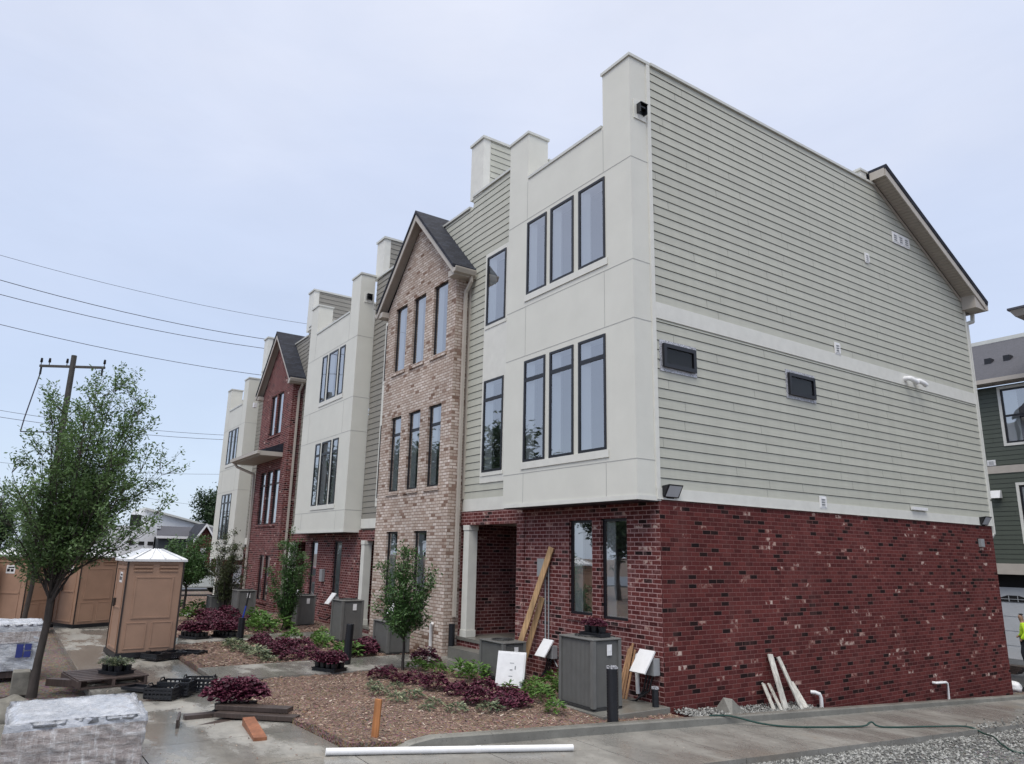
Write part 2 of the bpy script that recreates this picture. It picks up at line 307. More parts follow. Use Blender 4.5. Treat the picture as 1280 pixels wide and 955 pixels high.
# ================================================================== terrain
def al(y): return -.08 - .052 * max(-6, min(y, 17))
def walkz(x, y): return sm(-5, .8, x) * al(y)
def mulz(x, y):
    s = sm(-4.5, .6, x); z = (1 - s) * .07 + s * (-.055 * y)
    return z
def mulzn(x, y): return mulz(x, y) + .05 * (noise.noise((x * 1.1, y * 1.1, 0))) + .022 * noise.noise((x * 4, y * 4, 3)) + .012 * noise.noise((x * 11, y * 11, 5))
def groundz(x, y):
    zR = al(y); zL = zR * sm(2, 10, y); s = sm(-3, 1, x)
    return lerp(zL, zR, s) - .14
def grid(name, xs, ys, fz, mat, skirt=0, kind='structure', jit=0):
    mb = MB(); nx, ny = len(xs), len(ys)
    vs = [(x, y, fz(x, y)) for y in ys for x in xs]
    mb.add(vs, [(j * nx + i, j * nx + i + 1, (j + 1) * nx + i + 1, (j + 1) * nx + i) for j in range(ny - 1) for i in range(nx - 1)], True)
    if skirt:
        ring = [(x, ys[0]) for x in xs] + [(xs[-1], y) for y in ys[1:]] + [(x, ys[-1]) for x in xs[::-1][1:]] + [(xs[0], y) for y in ys[::-1][1:-1]]
        n = len(ring)
        mb.add([(x, y, fz(x, y)) for x, y in ring] + [(x, y, fz(x, y) - skirt) for x, y in ring], [(i, n + i, n + (i + 1) % n, (i + 1) % n) for i in range(n)])
    o = mb.build(name, mat)
    if kind: o['kind'] = kind
    return o
def rng(a, b, st):
    n = max(1, round((b - a) / st)); return [a + (b - a) * i / n for i in range(n + 1)]
xs = [-400, -250, -150, -100, -70] + rng(-50, 30, 1) + [50, 90, 150, 250, 400]
ys = [-400, -250, -150, -90, -50] + rng(-30, 40, 1) + [60, 100, 160, 250, 400]
grid('ground', xs, ys, groundz, M['mud'])
# gravel: bed + loose stones
gz = lambda x, y: al(y) - .10 + .035 * noise.noise((x * .9, y * .9, 1)) + .10 * math.exp(-((x - 2.9) / .5) ** 2) * (.4 + .6 * noise.noise((y * .7, 4, 0)) ** 2)
grid('gravel', rng(2.2, 14, .25), rng(-8, 22, .25), gz, M['gravel_bed'])
def stones(name, n, sampler, r0, r1, mat, flat=.7):
    mb = MB(); rd = random.Random(5)
    for _ in range(n):
        x, y, z = sampler(rd); r = rd.uniform(r0, r1)
        vs = []
        for d in ((1, 0, 0), (-1, 0, 0), (0, 1, 0), (0, -1, 0), (0, 0, 1), (0, 0, -1)):
            vs.append((x + d[0] * r * rd.uniform(.6, 1.2) + rd.uniform(-.3, .3) * r, y + d[1] * r * rd.uniform(.6, 1.2) + rd.uniform(-.3, .3) * r, z + d[2] * r * flat + rd.uniform(-.2, .2) * r))
        mb.add(vs, [(0, 2, 4), (2, 1, 4), (1, 3, 4), (3, 0, 4), (2, 0, 5), (1, 2, 5), (3, 1, 5), (0, 3, 5)])
    o = mb.build(name, mat); o['kind'] = 'stuff'; return o
def gs(rd):
    y = rd.uniform(-4, 14) if rd.random() < .75 else rd.uniform(-4, 3); x = 2.3 + 5.5 * rd.random() ** 1.6
    return x, y, gz(x, y) + .008
stones('gravel_stones', 26000, gs, .012, .034, M['stone'])
def gs2(rd):
    y = rd.uniform(5, 14); x = 2.36 - abs(rd.gauss(0, .16 + .02 * (y - 5))); return x, y, al(y) + .01
stones('spilled_gravel', 700, gs2, .012, .028, M['stone'])
def gs3(rd):
    y = .15 + 3.3 * rd.random(); x = rd.uniform(.03, .54); return x, y, -.055 * y + .0 + .05 * (1 - x / .55) * rd.random()
stones('wall_foot_gravel', 1500, gs3, .012, .035, M['stone'])

# alley slab in panels with tooled joints
def slab_panels(name, cells, fz, mat, th=.14, gap=.012):
    mb = MB()
    for x0, x1, y0, y1 in cells:
        x0 += gap / 2; x1 -= gap / 2; y0 += gap / 2; y1 -= gap / 2
        X = rng(x0, x1, .5); Y = rng(y0, y1, .5); nx = len(X); ny = len(Y)
        mb.add([(x, y, fz(x, y)) for y in Y for x in X], [(j * nx + i, j * nx + i + 1, (j + 1) * nx + i + 1, (j + 1) * nx + i) for j in range(ny - 1) for i in range(nx - 1)])
        ring = [(x, Y[0]) for x in X] + [(X[-1], y) for y in Y[1:]] + [(x, Y[-1]) for x in X[::-1][1:]] + [(X[0], y) for y in Y[::-1][1:-1]]
        n = len(ring)
        mb.add([(x, y, fz(x, y)) for x, y in ring] + [(x, y, fz(x, y) - th) for x, y in ring], [(i, n + i, n + (i + 1) % n, (i + 1) % n) for i in range(n)])
    o = mb.build(name, mat, bevel=0); o['kind'] = 'structure'; return o
alley_cells = [(.66, 2.35, y, y + 1.5) for y in [-5.5 + 1.5 * i for i in range(18)]]
slab_panels('alley', alley_cells, lambda x, y: al(y), M['concrete_alley'])
swz = lambda x, y: walkz(x, y)
sw = [(-60 + 2 * i, -58 + 2 * i, -7.45, -5.5) for i in range(27)] + [(-6, -4.2, -7.45, -5.5), (-4.2, -2.3, -7.45, -5.5), (-2.3, -.8, -7.45, -5.5), (-.8, .66, -7.45, -5.5), (.66, 2.35, -7.45, -5.5)]
sw += [(-2.3, -.8, -9.5, -7.45), (-.8, .66, -9.5, -7.45), (.66, 2.35, -9.5, -7.45), (-4.2, -2.3, -9.5, -7.45)]
slab_panels('sidewalk', sw, swz, M['concrete'])
bw = [(-7.2, -5.5, y, y + 1.47) for y in (-5.5, -4.03, -2.56)] + [(-7.2, -4.3, -1.09, -.02)]
slab_panels('path', bw, lambda x, y: .075, M['concrete'], .12)
slab_panels('far_path', [(-12.6, -11.2, y, y + 1.3) for y in (-5.5, -4.2, -2.9, -1.6)] + [(-20.2, -18.9, y, y + 1.8) for y in (-5.5, -3.7, -1.9)], lambda x, y: .075, M['concrete'], .12)
# curb
mb = MB()
ctop = lambda y: .03 - .055 * y if y < 15 else -.795
Y = rng(-4.5, 28, .5)
def curb_ring(y):
    t = ctop(y); e = .60 - .015 * max(0, min(1, (y + 4.5)))
    return [(.53, y, t - .35), (.53, y, t - .012), (.55, y, t), (.66, y, t), (.685, y, t - .018), (.70, y, t - .35)]
rings = [curb_ring(y) for y in Y]
end = [(-4.75, .03), (-5.0, .10), (-5.2, .16), (-5.35, .19)]
for y, dr in end:
    r = [(p[0] - (y + 4.5) ** 2 * .28, y, p[2] - dr) for p in curb_ring(-4.5)]; rings.insert(0, r)
k = 6
mb.add([p for r in rings for p in r], [(i * k + j, i * k + j + 1, (i + 1) * k + j + 1, (i + 1) * k + j) for i in range(len(rings) - 1) for j in range(k - 1)])
tag(mb.build('kerb', M['curb']), kind='structure')
# mulch beds
mulch_mat = M['mulch']
grid('mulch_bed', rng(-5.5, .54, .09), rng(-5.48, -.01, .09), lambda x, y: mulzn(x, y) - .02 - .35 * sm(-5.3, -5.48, y) * 0, mulch_mat, .2)
grid('mulch_bed_far', rng(-11.2, -7.22, .12), rng(-5.48, -.01, .12), mulzn, mulch_mat, .2)
grid('mulch_bed_end', rng(-18.9, -12.6, .15), rng(-5.48, -.01, .15), mulzn, mulch_mat, .2)
grid('mulch_bed_end', rng(-30, -20.2, .2), rng(-5.48, -.01, .2), mulzn, mulch_mat, .2)
def chips(name, n, x0, x1, y0, y1, s0, s1, fz=mulzn, off=0):
    mb = MB(); rd = random.Random(11)
    for _ in range(n):
        x = rd.uniform(x0, x1); y = rd.uniform(y0, y1); z = fz(x, y) + off + rd.uniform(0, .015); L = rd.uniform(s0, s1); W = L * rd.uniform(.2, .45); a = rd.uniform(0, 6.28); ti = rd.uniform(-.4, .4)
        d = Vector((math.cos(a), math.sin(a), ti)) * L / 2; s_ = Vector((-math.sin(a), math.cos(a), rd.uniform(-.5, .5))) * W / 2; h = Vector((0, 0, W * .35)); p = Vector((x, y, z))
        mb.add([p - d - s_, p + d - s_ * .6, p + d * .8 + s_, p - d * .9 + s_ * .8, p - d * .7 + h, p + d * .7 + h], [(0, 1, 5, 4), (2, 3, 4, 5), (1, 2, 5), (3, 0, 4)])
    o = mb.build(name, M['chip']); o['kind'] = 'stuff'; return o
chips('bark_chips', 17000, -5.5, .53, -5.46, -.05, .012, .058, off=-.02)
chips('bark_chips_far', 5000, -11.2, -7.25, -5.46, -.05, .03, .09)
chips('bark_chips_end', 3500, -18.9, -12.6, -5.46, -.05, .04, .11)
chips('dirt_crumbs', 260, -6, 2.2, -7.4, -5.6, .012, .035, walkz, .004)
chips('dirt_crumbs_alley', 500, .75, 2.3, -5.4, 1.5, .008, .022, lambda x, y: al(y), .003)

# ================================================================== wall builders
def fy(Y): return lambda u, z, o=0: (u, Y - o, z)         # a wall facing -Y
def fx(X): return lambda u, z, o=0: (X + o, u, z)         # a wall facing +X
def wall(mb, f, u0, u1, z0, z1, holes=(), rev=0):
    us = sorted({u0, u1, *[min(max(h[i], u0), u1) for h in holes for i in (0, 1)]}); zs = sorted({z0, z1, *[min(max(h[i], z0), z1) for h in holes for i in (2, 3)]})
    for a, b in zip(us, us[1:]):
        for c, d in zip(zs, zs[1:]):
            if any(h[0] <= (a + b) / 2 <= h[1] and h[2] <= (c + d) / 2 <= h[3] for h in holes): continue
            mb.quad(f(a, c), f(b, c), f(b, d), f(a, d))
    if rev:
        for a, b, c, d in holes:
            mb.quad(f(a, c), f(a, d), f(a, d, -rev), f(a, c, -rev)); mb.quad(f(b, c), f(b, d), f(b, d, -rev), f(b, c, -rev))
            mb.quad(f(a, d), f(b, d), f(b, d, -rev), f(a, d, -rev)); mb.quad(f(a, c), f(b, c), f(b, c, -rev), f(a, c, -rev))
def slab(mb, f, u0, u1, z0, z1, o0, o1):
    P = [f(u, z, o) for o in (o0, o1) for u, z in ((u0, z0), (u1, z0), (u1, z1), (u0, z1))]; mb.hexa(P[:4], P[4:])
EXPO = .1745; rj = random.Random(77)
def siding(mb, f, u0, u1, z0, z1, holes=(), clip=None, z_start=None):
    """lapped boards, mi 0 = face, mi 1 = painted lap shadow, butt joints"""
    z = z_start if z_start is not None else z0
    while z < z1:
        zt = min(z + EXPO, z1); zb = max(z, z0)
        if zt - zb > .01:
            segs = [(u0, u1)]
            for a, b, c, d in holes:
                if c < zt and d > zb:
                    ns_ = []
                    for s, e in segs:
                        if b <= s or a >= e: ns_.append((s, e)); continue
                        if a > s: ns_.append((s, a))
                        if b < e: ns_.append((b, e))
                    segs = ns_
            for s, e in segs:
                sb, eb, st, et = s, e, s, e
                if clip:
                    cb = clip(zb); ct = clip(zt); sb = max(s, cb[0]); eb = min(e, cb[1]); st = max(s, ct[0]); et = min(e, ct[1])
                    if eb - sb < .02: continue
                    if et < st: st = et = (st + et) / 2
                mb.mi = 0; g_ = .010 if zt < z1 else 0
                mb.quad(f(sb, zb, .017), f(eb, zb, .017), f(et, zt - g_, .004), f(st, zt - g_, .004))
                mb.quad(f(sb, zb, .017), f(eb, zb, .017), f(eb, zb, -.002), f(sb, zb, -.002))
                mb.quad(f(sb, zb, .017), f(st, zt - g_, .004), f(st, zt - g_, -.002), f(sb, zb, -.002)); mb.quad(f(eb, zb, .017), f(et, zt - g_, .004), f(et, zt - g_, -.002), f(eb, zb, -.002))
                mb.mi = 1
                if e - s > 4:
                    for q_ in range(int((e - s) / 3.6)):
                        uq = s + (q_ + rj.random()) * 3.6
                        if uq < min(eb, et) - .1: mb.quad(f(uq, zb + .004, .0178), f(uq + .005, zb + .004, .0178), f(uq + .005, zt - .012, .0058), f(uq, zt - .012, .0058))
                mb.quad(f(sb, zb, -.003), f(eb, zb, -.003), f(et, zt, -.003), f(st, zt, -.003))  # near-black backing paints the shadow line under each lap
        z += EXPO
    mb.mi = 0
def window(parent, f, u0, u1, z0, z1, set_=-.03, transom=None, fw=.05, mull=(), depth=.75, name='window'):
    """frame mesh > pane, interior"""
    fr_ = MB(); o0, o1 = set_ - .02, set_ + .03
    slab(fr_, f, u0, u1, z1 - fw, z1, o0, o1); slab(fr_, f, u0, u1, z0, z0 + fw, o0, o1)
    slab(fr_, f, u0, u0 + fw, z0 + fw, z1 - fw, o0, o1); slab(fr_, f, u1 - fw, u1, z0 + fw, z1 - fw, o0, o1)
    if transom: slab(fr_, f, u0 + fw, u1 - fw, transom - .04, transom + .04, o0, o1 - .004)
    for m_ in mull: slab(fr_, f, m_ - .035, m_ + .035, z0 + fw, z1 - fw, o0, o1 - .006)
    w_ = fr_.build(name, M['black'], parent)
    p = MB(); q = .006
    slab(p, f, u0 + fw - q, u1 - fw + q, z0 + fw - q, z1 - fw + q, set_ - .035, set_ - .025)
    # single sheet is enough for the coated glass: keep only the outer face
    p = MB(); p.quad(*[f(u, z, set_ + .012) for u, z in ((u0 + fw - q, z0 + fw - q), (u1 - fw + q, z0 + fw - q), (u1 - fw + q, z1 - fw + q), (u0 + fw - q, z1 - fw + q))])
    p.build('pane', M['glass'], w_)
    it = MB(); j = .26; a, b, c, d = u0 + fw - .004, u1 - fw + .004, z0 + fw - .004, z1 - fw + .004; o = set_ - .015
    for (ua, za), (ub, zb) in (((a, c), (b, c)), ((b, c), (b, d)), ((b, d), (a, d)), ((a, d), (a, c))): it.quad(f(ua, za, o), f(ub, zb, o), f(ub, zb, o - j), f(ua, za, o - j))
    if depth > .5 and u1 - u0 > .4:   # added white panel, splayed to catch light and brighten the far side
        sw_ = .24 * (b - a); it.quad(f(a + .001, c, o - .012), f(a + sw_, c, o - .10), f(a + sw_, d, o - .10), f(a + .001, d, o - .012))
    A, B, Cc, D = a - .02, b + .02, c - .02, d + .02; o2 = o - j; o3 = o - j - depth
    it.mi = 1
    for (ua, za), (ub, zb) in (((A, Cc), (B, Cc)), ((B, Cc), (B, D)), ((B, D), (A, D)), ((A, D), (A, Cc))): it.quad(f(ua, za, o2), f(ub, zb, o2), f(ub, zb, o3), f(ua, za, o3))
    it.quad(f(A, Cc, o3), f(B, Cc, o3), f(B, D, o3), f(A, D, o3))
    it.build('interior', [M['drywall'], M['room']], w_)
    return w_
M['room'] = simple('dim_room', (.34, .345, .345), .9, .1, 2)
def part(name, mat, parent, fn, bevel=0):
    mb = MB(); fn(mb); return mb.build(name, mat, parent, bevel)

# ================================================================== townhouse pieces
def bay(T, x0, x1, dz, wins3, wins2, trans=.42):
    """projecting panelled bay: panels, coping, windows"""
    zb, zl, zp = 3.33 + dz, 10.55 + dz, 11.70 + dz; Yb = -.5; f = fy(Yb); pl, pr = .72, .76
    W3 = [(a, b, 7.80 + dz, 9.48 + dz) for a, b in wins3]; W2 = [(a, b, 4.20 + dz, 6.33 + dz) for a, b in wins2]
    mb = MB(); wall(mb, f, x0, x1, zb, zl, W3 + W2, .06)
    slab(mb, f, x1 - pr, x1, zl, zp, -.5, 0); slab(mb, f, x0, x0 + pl, zl, zp, -.55, 0); mb.box(x0, x0 + pl - .02, -.5 + .551, .32, zl - .6, zp - .48)
    mb.quad((x0, Yb, zb), (x0, .06, zb), (x0, .06, zl), (x0, Yb, zl)); mb.quad((x1, Yb, zb), (x1, .06 if dz else -.06, zb), (x1, .06 if dz else -.06, zl), (x1, Yb, zl))
    mb.quad((x0 + pl, Yb + .22, zl - .6), (x1 - pr, Yb + .22, zl - .6), (x1 - pr, Yb + .22, zl), (x0 + pl, Yb + .22, zl)); mb.quad((x0 + pl, Yb, zl), (x1 - pr, Yb, zl), (x1 - pr, Yb + .22, zl), (x0 + pl, Yb + .22, zl))
    mb.mi = 1   # panel joints
    u3, u2 = (min(w_[0] for w_ in W3), max(w_[1] for w_ in W3)), (min(w_[0] for w_ in W2), max(w_[1] for w_ in W2))
    jw = .011
    for z in (9.58, 8.05 - .5, 6.45, 3.98): 
        z += dz; slab(mb, f, x0 + .002, x1 - .002, z - jw / 2, z + jw / 2, -.002, .004)
        part_side = [(x1, z)]
        mb.box(x1 - .001, x1 + .004, Yb, -.075 if not dz else .03, z - jw / 2, z + jw / 2)
    for x, za, zc in ((x0 + pl, 9.58, 10.5), (x1 - pr, 9.58, 10.5), (x0 + pl, 6.45, 7.55), (x1 - pr, 6.45, 7.55), (x0 + pl, 3.36, 3.98), (x1 - pr, 3.36, 3.98)):
        slab(mb, f, x - jw / 2, x + jw / 2, za + dz + jw, zc + dz - jw, -.002, .0038)
    mb.mi = 0
    o = mb.build('panel_bay', [M['stucco'], M['joint']], T)
    # white trim board under each window row, corner boards
    for (a, b), z in ((u3, 7.80), (u2, 4.20)): part('window_sill', M['trim'], T, lambda m: slab(m, f, a - .06, b + .06, z + dz - .14, z + dz - .002, .005, .022))
    part('bay_trim', M['trim'], T, lambda m: m.box(x0 - .012, x1 + .012, Yb - .012, .04, zb - .03, zb + .05))
    part('bay_soffit', M['black'], T, lambda m: m.box(x0 + .02, x1 - .02, Yb + .02, .03, zb - .045, zb - .031))
    def cp(m):
        m.box(x1 - pr - .03, x1 + .03, Yb - .03, Yb + .53, zp, zp + .06); m.box(x0 - .03, x0 + pl + .03, Yb - .03, Yb + .58, zp, zp + .06)
        m.box(x0 + pl + .031, x1 - pr - .031, Yb - .025, Yb + .25, zl, zl + .06)
        m.box(x0 - .03, x0 + pl + .01, .081, .35, zp - .48, zp - .43)
    part('coping', M['coping'], T, cp)
    for a, b, c, d in W3: window(T, f, a, b, c, d, -.01)
    for a, b, c, d in W2: window(T, f, a, b, c, d, -.01, transom=d - trans)
def vent_hood(T, f, u, z, s=.3):
    mb = MB(); slab(mb, f, u - s * .62, u + s * .62, z - s * .75, z + s * .75, 0, .02)
    v = mb.build('vent_plate', M['trim'], T)
    mb = MB(); slab(mb, f, u - s * .36, u + s * .36, z + s * .36, z + s * .42, .02, .14); slab(mb, f, u - s * .36, u - s * .3, z - s * .36, z + s * .36, .02, .12); slab(mb, f, u + s * .3, u + s * .36, z - s * .36, z + s * .36, .02, .12); slab(mb, f, u - s * .3, u + s * .3, z - s * .3, z + s * .36, .02, .03); slab(mb, f, u - s * .3, u + s * .3, z + .02, z + .05, .03, .10)
    mb.build('hood', M['black'], v)
def small_vent(T, f, u, z, w_=.22, h=.28, n=1):
    mb = MB(); slab(mb, f, u - w_ * n / 2, u + w_ * n / 2, z - h / 2, z + h / 2, .018, .034)
    for i in range(n):
        uc = u + (i - (n - 1) / 2) * w_
        for k in range(4): slab(mb, f, uc - w_ * .36, uc + w_ * .36, z - h * .34 + k * h * .2, z - h * .34 + k * h * .2 + .014, .034, .046)
        for sgn in (-1, 1): slab(mb, f, uc + sgn * w_ * .40 - .012, uc + sgn * w_ * .40 + .012, z - h * .42, z + h * .42, .034, .052)
    v = mb.build('wall_vent', M['white'], T)
    mb = MB()
    for i in range(n):
        uc = u + (i - (n - 1) / 2) * w_; mb.quad(f(uc - w_ * .26, z - h * .3, .036), f(uc + w_ * .26, z - h * .3, .036), f(uc + w_ * .26, z + h * .3, .036), f(uc - w_ * .26, z + h * .3, .036))
    mb.build('grille', M['grey_box'], v)
def recess(T, x0, x1, dz, mat, ztop=11.68, step=None, win=None, panel=None, right=True, Y=.05):
    """set-back siding wall over a porch"""
    f = fy(Y); zb = 3.33 + dz; zt = ztop + dz
    holes = []
    if win: holes = [(win[0], win[1], 7.82 + dz, 9.62 + dz), (win[0], win[1], 4.22 + dz, 6.42 + dz)]
    mb = MB()
    ph = [(panel[0], panel[1], 3.982 + dz, 9.734 + dz)] if panel else holes
    if step: siding(mb, f, x0, step[0], zb + .3, step[1] + dz, ph); siding(mb, f, step[0], x1, zb + .3, zt, ph)
    else: siding(mb, f, x0, x1, zb + .3, zt, ph)
    mb.build('siding', [mat, M['dark']], T)
    def tr_(m):
        slab(m, f, x0, x1, zb + .012, zb + .3, -.06, .022)
        if panel: wall(m, lambda u, z, o=0: f(u, z, o + .024), panel[0], panel[1], 3.982 + dz, 9.734 + dz, holes, .05); slab(m, f, panel[0] - .004, panel[0], 3.982 + dz, 9.734 + dz, 0, .026); slab(m, f, panel[0], panel[1], 3.972 + dz, 3.981 + dz, 0, .026)
        if panel:
            for a, b, c, d in holes: slab(m, f, a - .05, b + .05, c - .09, c - .002, .024, .04)
    part('trim_band', M['trim'], T, tr_)
    for i, (a, b, c, d) in enumerate(holes): window(T, f, a, b, c, d, .015, transom=(d - .48 if i else None))
    def cp(m):
        if step: m.box(x0, step[0] + .0, Y - .05, Y + .25, step[1] + dz, step[1] + dz + .06); m.box(step[0] - .03, x1, Y - .05, Y + .25, zt, zt + .06)
        else: m.box(x0, x1, Y - .05, Y + .25, zt, zt + .06)
    part('coping', M['coping'], T, cp)
def party_wall(T, x, dz, mat, z0, z1, w_=.62, ln=3.0, Y=.05):
    part('party_wall', M['trim'], T, lambda m: m.box(x, x + w_, Y - .02, Y + .2, z0, z1 - .001))
    mb = MB(); siding(mb, fx(x + w_), Y + .2, Y + ln, z0, z1); mb.mi = 0; mb.box(x + .01, x + w_ - .004, Y + .2, Y + ln, z0, z1 - .01)
    mb.build('party_siding', [mat, M['dark']], T)
    part('party_coping', M['coping'], T, lambda m: m.box(x - .04, x + w_ + .04, Y - .06, Y + ln + .04, z1, z1 + .07))
def gable(T, x0, x1, dz, mat, z_eave, z_apex, w3, w2, w1, z3, z2, z1_, tr2, base):
    """brick gable-front block"""
    Yg = -.36; f = fy(Yg); xc = (x0 + x1) / 2
    W3 = [(a, b, *z3) for a, b in w3]; W2 = [(a, b, *z2) for a, b in w2]; W1 = [(a, b, *z1_) for a, b in w1]
    mb = MB(); wall(mb, f, x0, x1, base, z_eave, W3 + W2 + W1, .11)
    mb.poly([f(x0, z_eave), f(x1, z_eave), f(xc, z_apex - .12)])
    mb.quad((x1, Yg, base), (x1, .6, base), (x1, .6, z_eave), (x1, Yg, z_eave)); mb.quad((x0, Yg, base), (x0, .6, base), (x0, .6, z_eave), (x0, Yg, z_eave))
    for a, b, c, d in W3 + W2 + W1: slab(mb, f, a - .06, b + .06, c - .10, c - .004, -.08, .035)
    mb.build('brick_wall', mat, T)
    for a, b, c, d in W3: window(T, f, a, b, c, d, -.09)
    for a, b, c, d in W2: window(T, f, a, b, c, d, -.09, transom=d - tr2 if tr2 else None)
    for a, b, c, d in W1: window(T, f, a, b, c, d, -.09)
    # roof: two slopes running back
    ov = .27; sl_ = (z_apex - z_eave) / (xc - x0 + ov) ; yf, yb = Yg - .26, 3.4; ze = z_eave - .0
    xl, xr = x0 - ov, x1 + ov; za = z_apex; t = .10
    mb = MB()
    for xe in (xl, xr): mb.hexa([(xe, yf - .03, ze), (xc, yf - .03, za), (xc, yb, za), (xe, yb, ze)], [(xe, yf - .03, ze + t), (xc, yf - .03, za + t), (xc, yb, za + t), (xe, yb, ze + t)])
    roof = mb.build('gable_roof', M['shingle'], T)
    mb = MB(); fh = .17
    for xe in (xl, xr):
        mb.hexa([(xe, yf - .004, ze - fh), (xc, yf - .004, za - fh * 1.25), (xc, yf + .03, za - fh * 1.25), (xe, yf + .03, ze - fh)], [(xe, yf - .004, ze - .002), (xc, yf - .004, za - .002), (xc, yf + .03, za - .002), (xe, yf + .03, ze - .002)])
        s = -1 if xe < xc else 1
        mb.hexa([(xe - s * .33, yf + .031, ze - fh + .0), (xe, yf + .031, ze - fh), (xe, .05, ze - fh), (xe - s * .33, .05, ze - fh)], [(xe - s * .33, yf + .031, ze - .01), (xe, yf + .031, ze - .03), (xe, .05, ze - .03), (xe - s * .33, .05, ze - .01)])
    mb.build('rake_board', M['trim_beige'], roof)
    mb = MB()
    for xe in (xl, xr): mb.quad((xe, yf + .03, ze - .06), (xc, yf + .03, za - .06), (xc, Yg + .02, za - .06), (xe, Yg + .02, ze - .06))
    mb.build('soffit', M['soffit'], roof)
    for xe, s in ((xr, 1), (xl, -1)):
        mb = MB(); p = [(xe + s * .002, ze - .13), (xe + s * .09, ze - .12), (xe + s * .13, ze - .02), (xe + s * .13, ze + .01), (xe + s * .11, ze + .01), (xe + s * .10, ze - .03), (xe + s * .002, ze - .03)]
        mb.prism([(a, yf - .01, b) for a, b in p], (0, .62 if s > 0 else .5, 0)); mb.build('gutter', M['trim_beige'], roof)
    return xr, ze
def downspout(T, pts, mat='trim_beige', w_=.085):
    mb = MB(); pts = [Vector(p) for p in pts]
    for a, b in zip(pts, pts[1:]): 
        d = (b - a).normalized() * .02; mb.obox(a - d, b + d, w_, w_ * .8, (0, 1, 0) if abs((b - a).normalized().y) < .9 else (0, 0, 1))
    return mb.build('downspout', M[mat], T)
def column(T, x, y, z0, z1):
    mb = MB(); mb.box(x - .135, x + .135, y - .135, y + .135, z0, z0 + .16); mb.box(x - .12, x + .12, y - .12, y + .12, z0 + .16, z1 - .12); mb.box(x - .135, x + .135, y - .135, y + .135, z1 - .12, z1)
    return mb.build('porch_column', M['trim'], T, .006)
def porch(T, xl, xr, dz, zf, mat, depth=1.7, zg=0):
    """recessed entry: side and back walls, floor, step, lintel course"""
    mb = MB(); zt = 3.02 + dz
    mb.quad((xl, .02, zf - .5), (xl, depth, zf - .5), (xl, depth, 3.3 + dz), (xl, .02, 3.3 + dz)); mb.quad((xr, 0, zg - .3), (xr, depth, zg - .3), (xr, depth, 3.3 + dz), (xr, 0, 3.3 + dz)); mb.quad((xl, depth, zf), (xr, depth, zf), (xr, depth, 3.3 + dz), (xl, depth, 3.3 + dz))
    slab(mb, fy(0), xl, xr, zt, 3.329 + dz, -.3, -.001)
    mb.quad((xl, -.0, zg - .3), (xr, -.0, zg - .3), (xr, -.0, zf - .07), (xl, -.0, zf - .07))
    mb.build('porch_brick', mat, T)
    part('porch_ceiling', M['soffit'], T, lambda m: m.box(xl + .01, xr - .01, .301, depth - .01, zt + .03, zt + .06))
    def st(m):
        m.box(xl + .01, xr - .01, -.03, depth - .01, zf - .069, zf)
        m.box(xl + .25, xr - .3, -.37, -.031, zg - .1, zf - .19)
    part('porch_step', M['curb'], T, st)
    # front door on the back wall
    xm = xr - .85
    d = part('front_door', M['metal_dark'], T, lambda m: (m.box(xm - .46, xm + .46, depth - .06, depth - .012, zf + .01, zf + 2.1)))
    part('handle', M['coping'], d, lambda m: m.box(xm - .40, xm - .37, depth - .11, depth - .061, zf + .95, zf + 1.15))
def core(T, x0, x1, dz, zt=10.2, base=-.3):
    """unseen flat roof, floor plates and back of the shell"""
    def fn(m):
        m.quad((x0, .30, zt + dz), (x1, .30, zt + dz), (x1, 8, zt + dz), (x0, 8, zt + dz)); m.quad((x0, 12.1, -1.2), (x1, 12.1, -1.2), (x1, 12.1, 9.5 + dz), (x0, 12.1, 9.5 + dz))
    part('unseen_flat_roof', M['roof_white'], T, fn)  # roof is out of view, put in to block light
def rear_roof(T, x0, x1, dz):
    part('rear_roof', M['shingle'], T, lambda m: m.hexa([(x0, 7.7, 11.93 + dz), (x1, 7.7, 11.93 + dz), (x1, 12.62, 9.20 + dz), (x0, 12.62, 9.20 + dz)], [(x0, 7.7, 12.01 + dz), (x1, 7.7, 12.01 + dz), (x1, 12.62, 9.28 + dz), (x0, 12.62, 9.28 + dz)]))

# ================================================================== townhouse 1 (end unit with the long side wall)
T1 = thing('townhouse', 'end townhouse with pale panelled bay, long sage siding side wall and red brick base', 'house', (-3, 0, 0))
bay(T1, -4.0, 0, 0, [(-3.26, -2.56), (-2.42, -1.66), (-1.50, -.72)], [(-3.29, -2.56), (-2.41, -1.66), (-1.51, -.74)])
recess(T1, -6.55, -4.0, 0, M['siding'], 11.64, step=None, win=(-5.71, -4.87), panel=(-5.80, -4.0))
party_wall(T1, -6.72, 0, M['siding'], 11.6, 13.2)
GW = [(-2.41, -1.735, 1.31, 3.03), (-1.485, -.80, 1.29, 3.04)]
def bf(m):
    wall(m, fy(0), -4.16, 0, -.45, 3.36, GW, .10)
    slab(m, fy(0), -4.16, -3.88, -.4, 3.35, -.06, .02)
    for a, b, c, d in GW: slab(m, fy(0), a - .05, b + .05, c - .10, c - .004, -.08, .03)
part('brick_front', M['brick_front'], T1, bf)
def bs(m):
    m.quad((0, 0, -.5), (0, 12.1, -1.4), (0, 12.1, 3.345), (0, 0, 3.345))
part('brick_side', M['brick_red'], T1, bs)
for a, b, c, d in GW: window(T1, fy(0), a, b, c, d, -.08, fw=.045)
porch(T1, -6.56, -4.16, 0, .50, M['brick_front'])
column(T1, -6.28, .12, .5, 3.02)
def rake_y(z): return 7.94 + (11.80 - z) / .556
mb = MB(); siding(mb, fx(0), .02, 12.06, 3.52, 6.54); siding(mb, fx(0), .02, 12.06, 6.84, 11.70, clip=lambda z: (-9, rake_y(z)))
mb.build('side_siding', [M['siding'], M['dark']], T1)
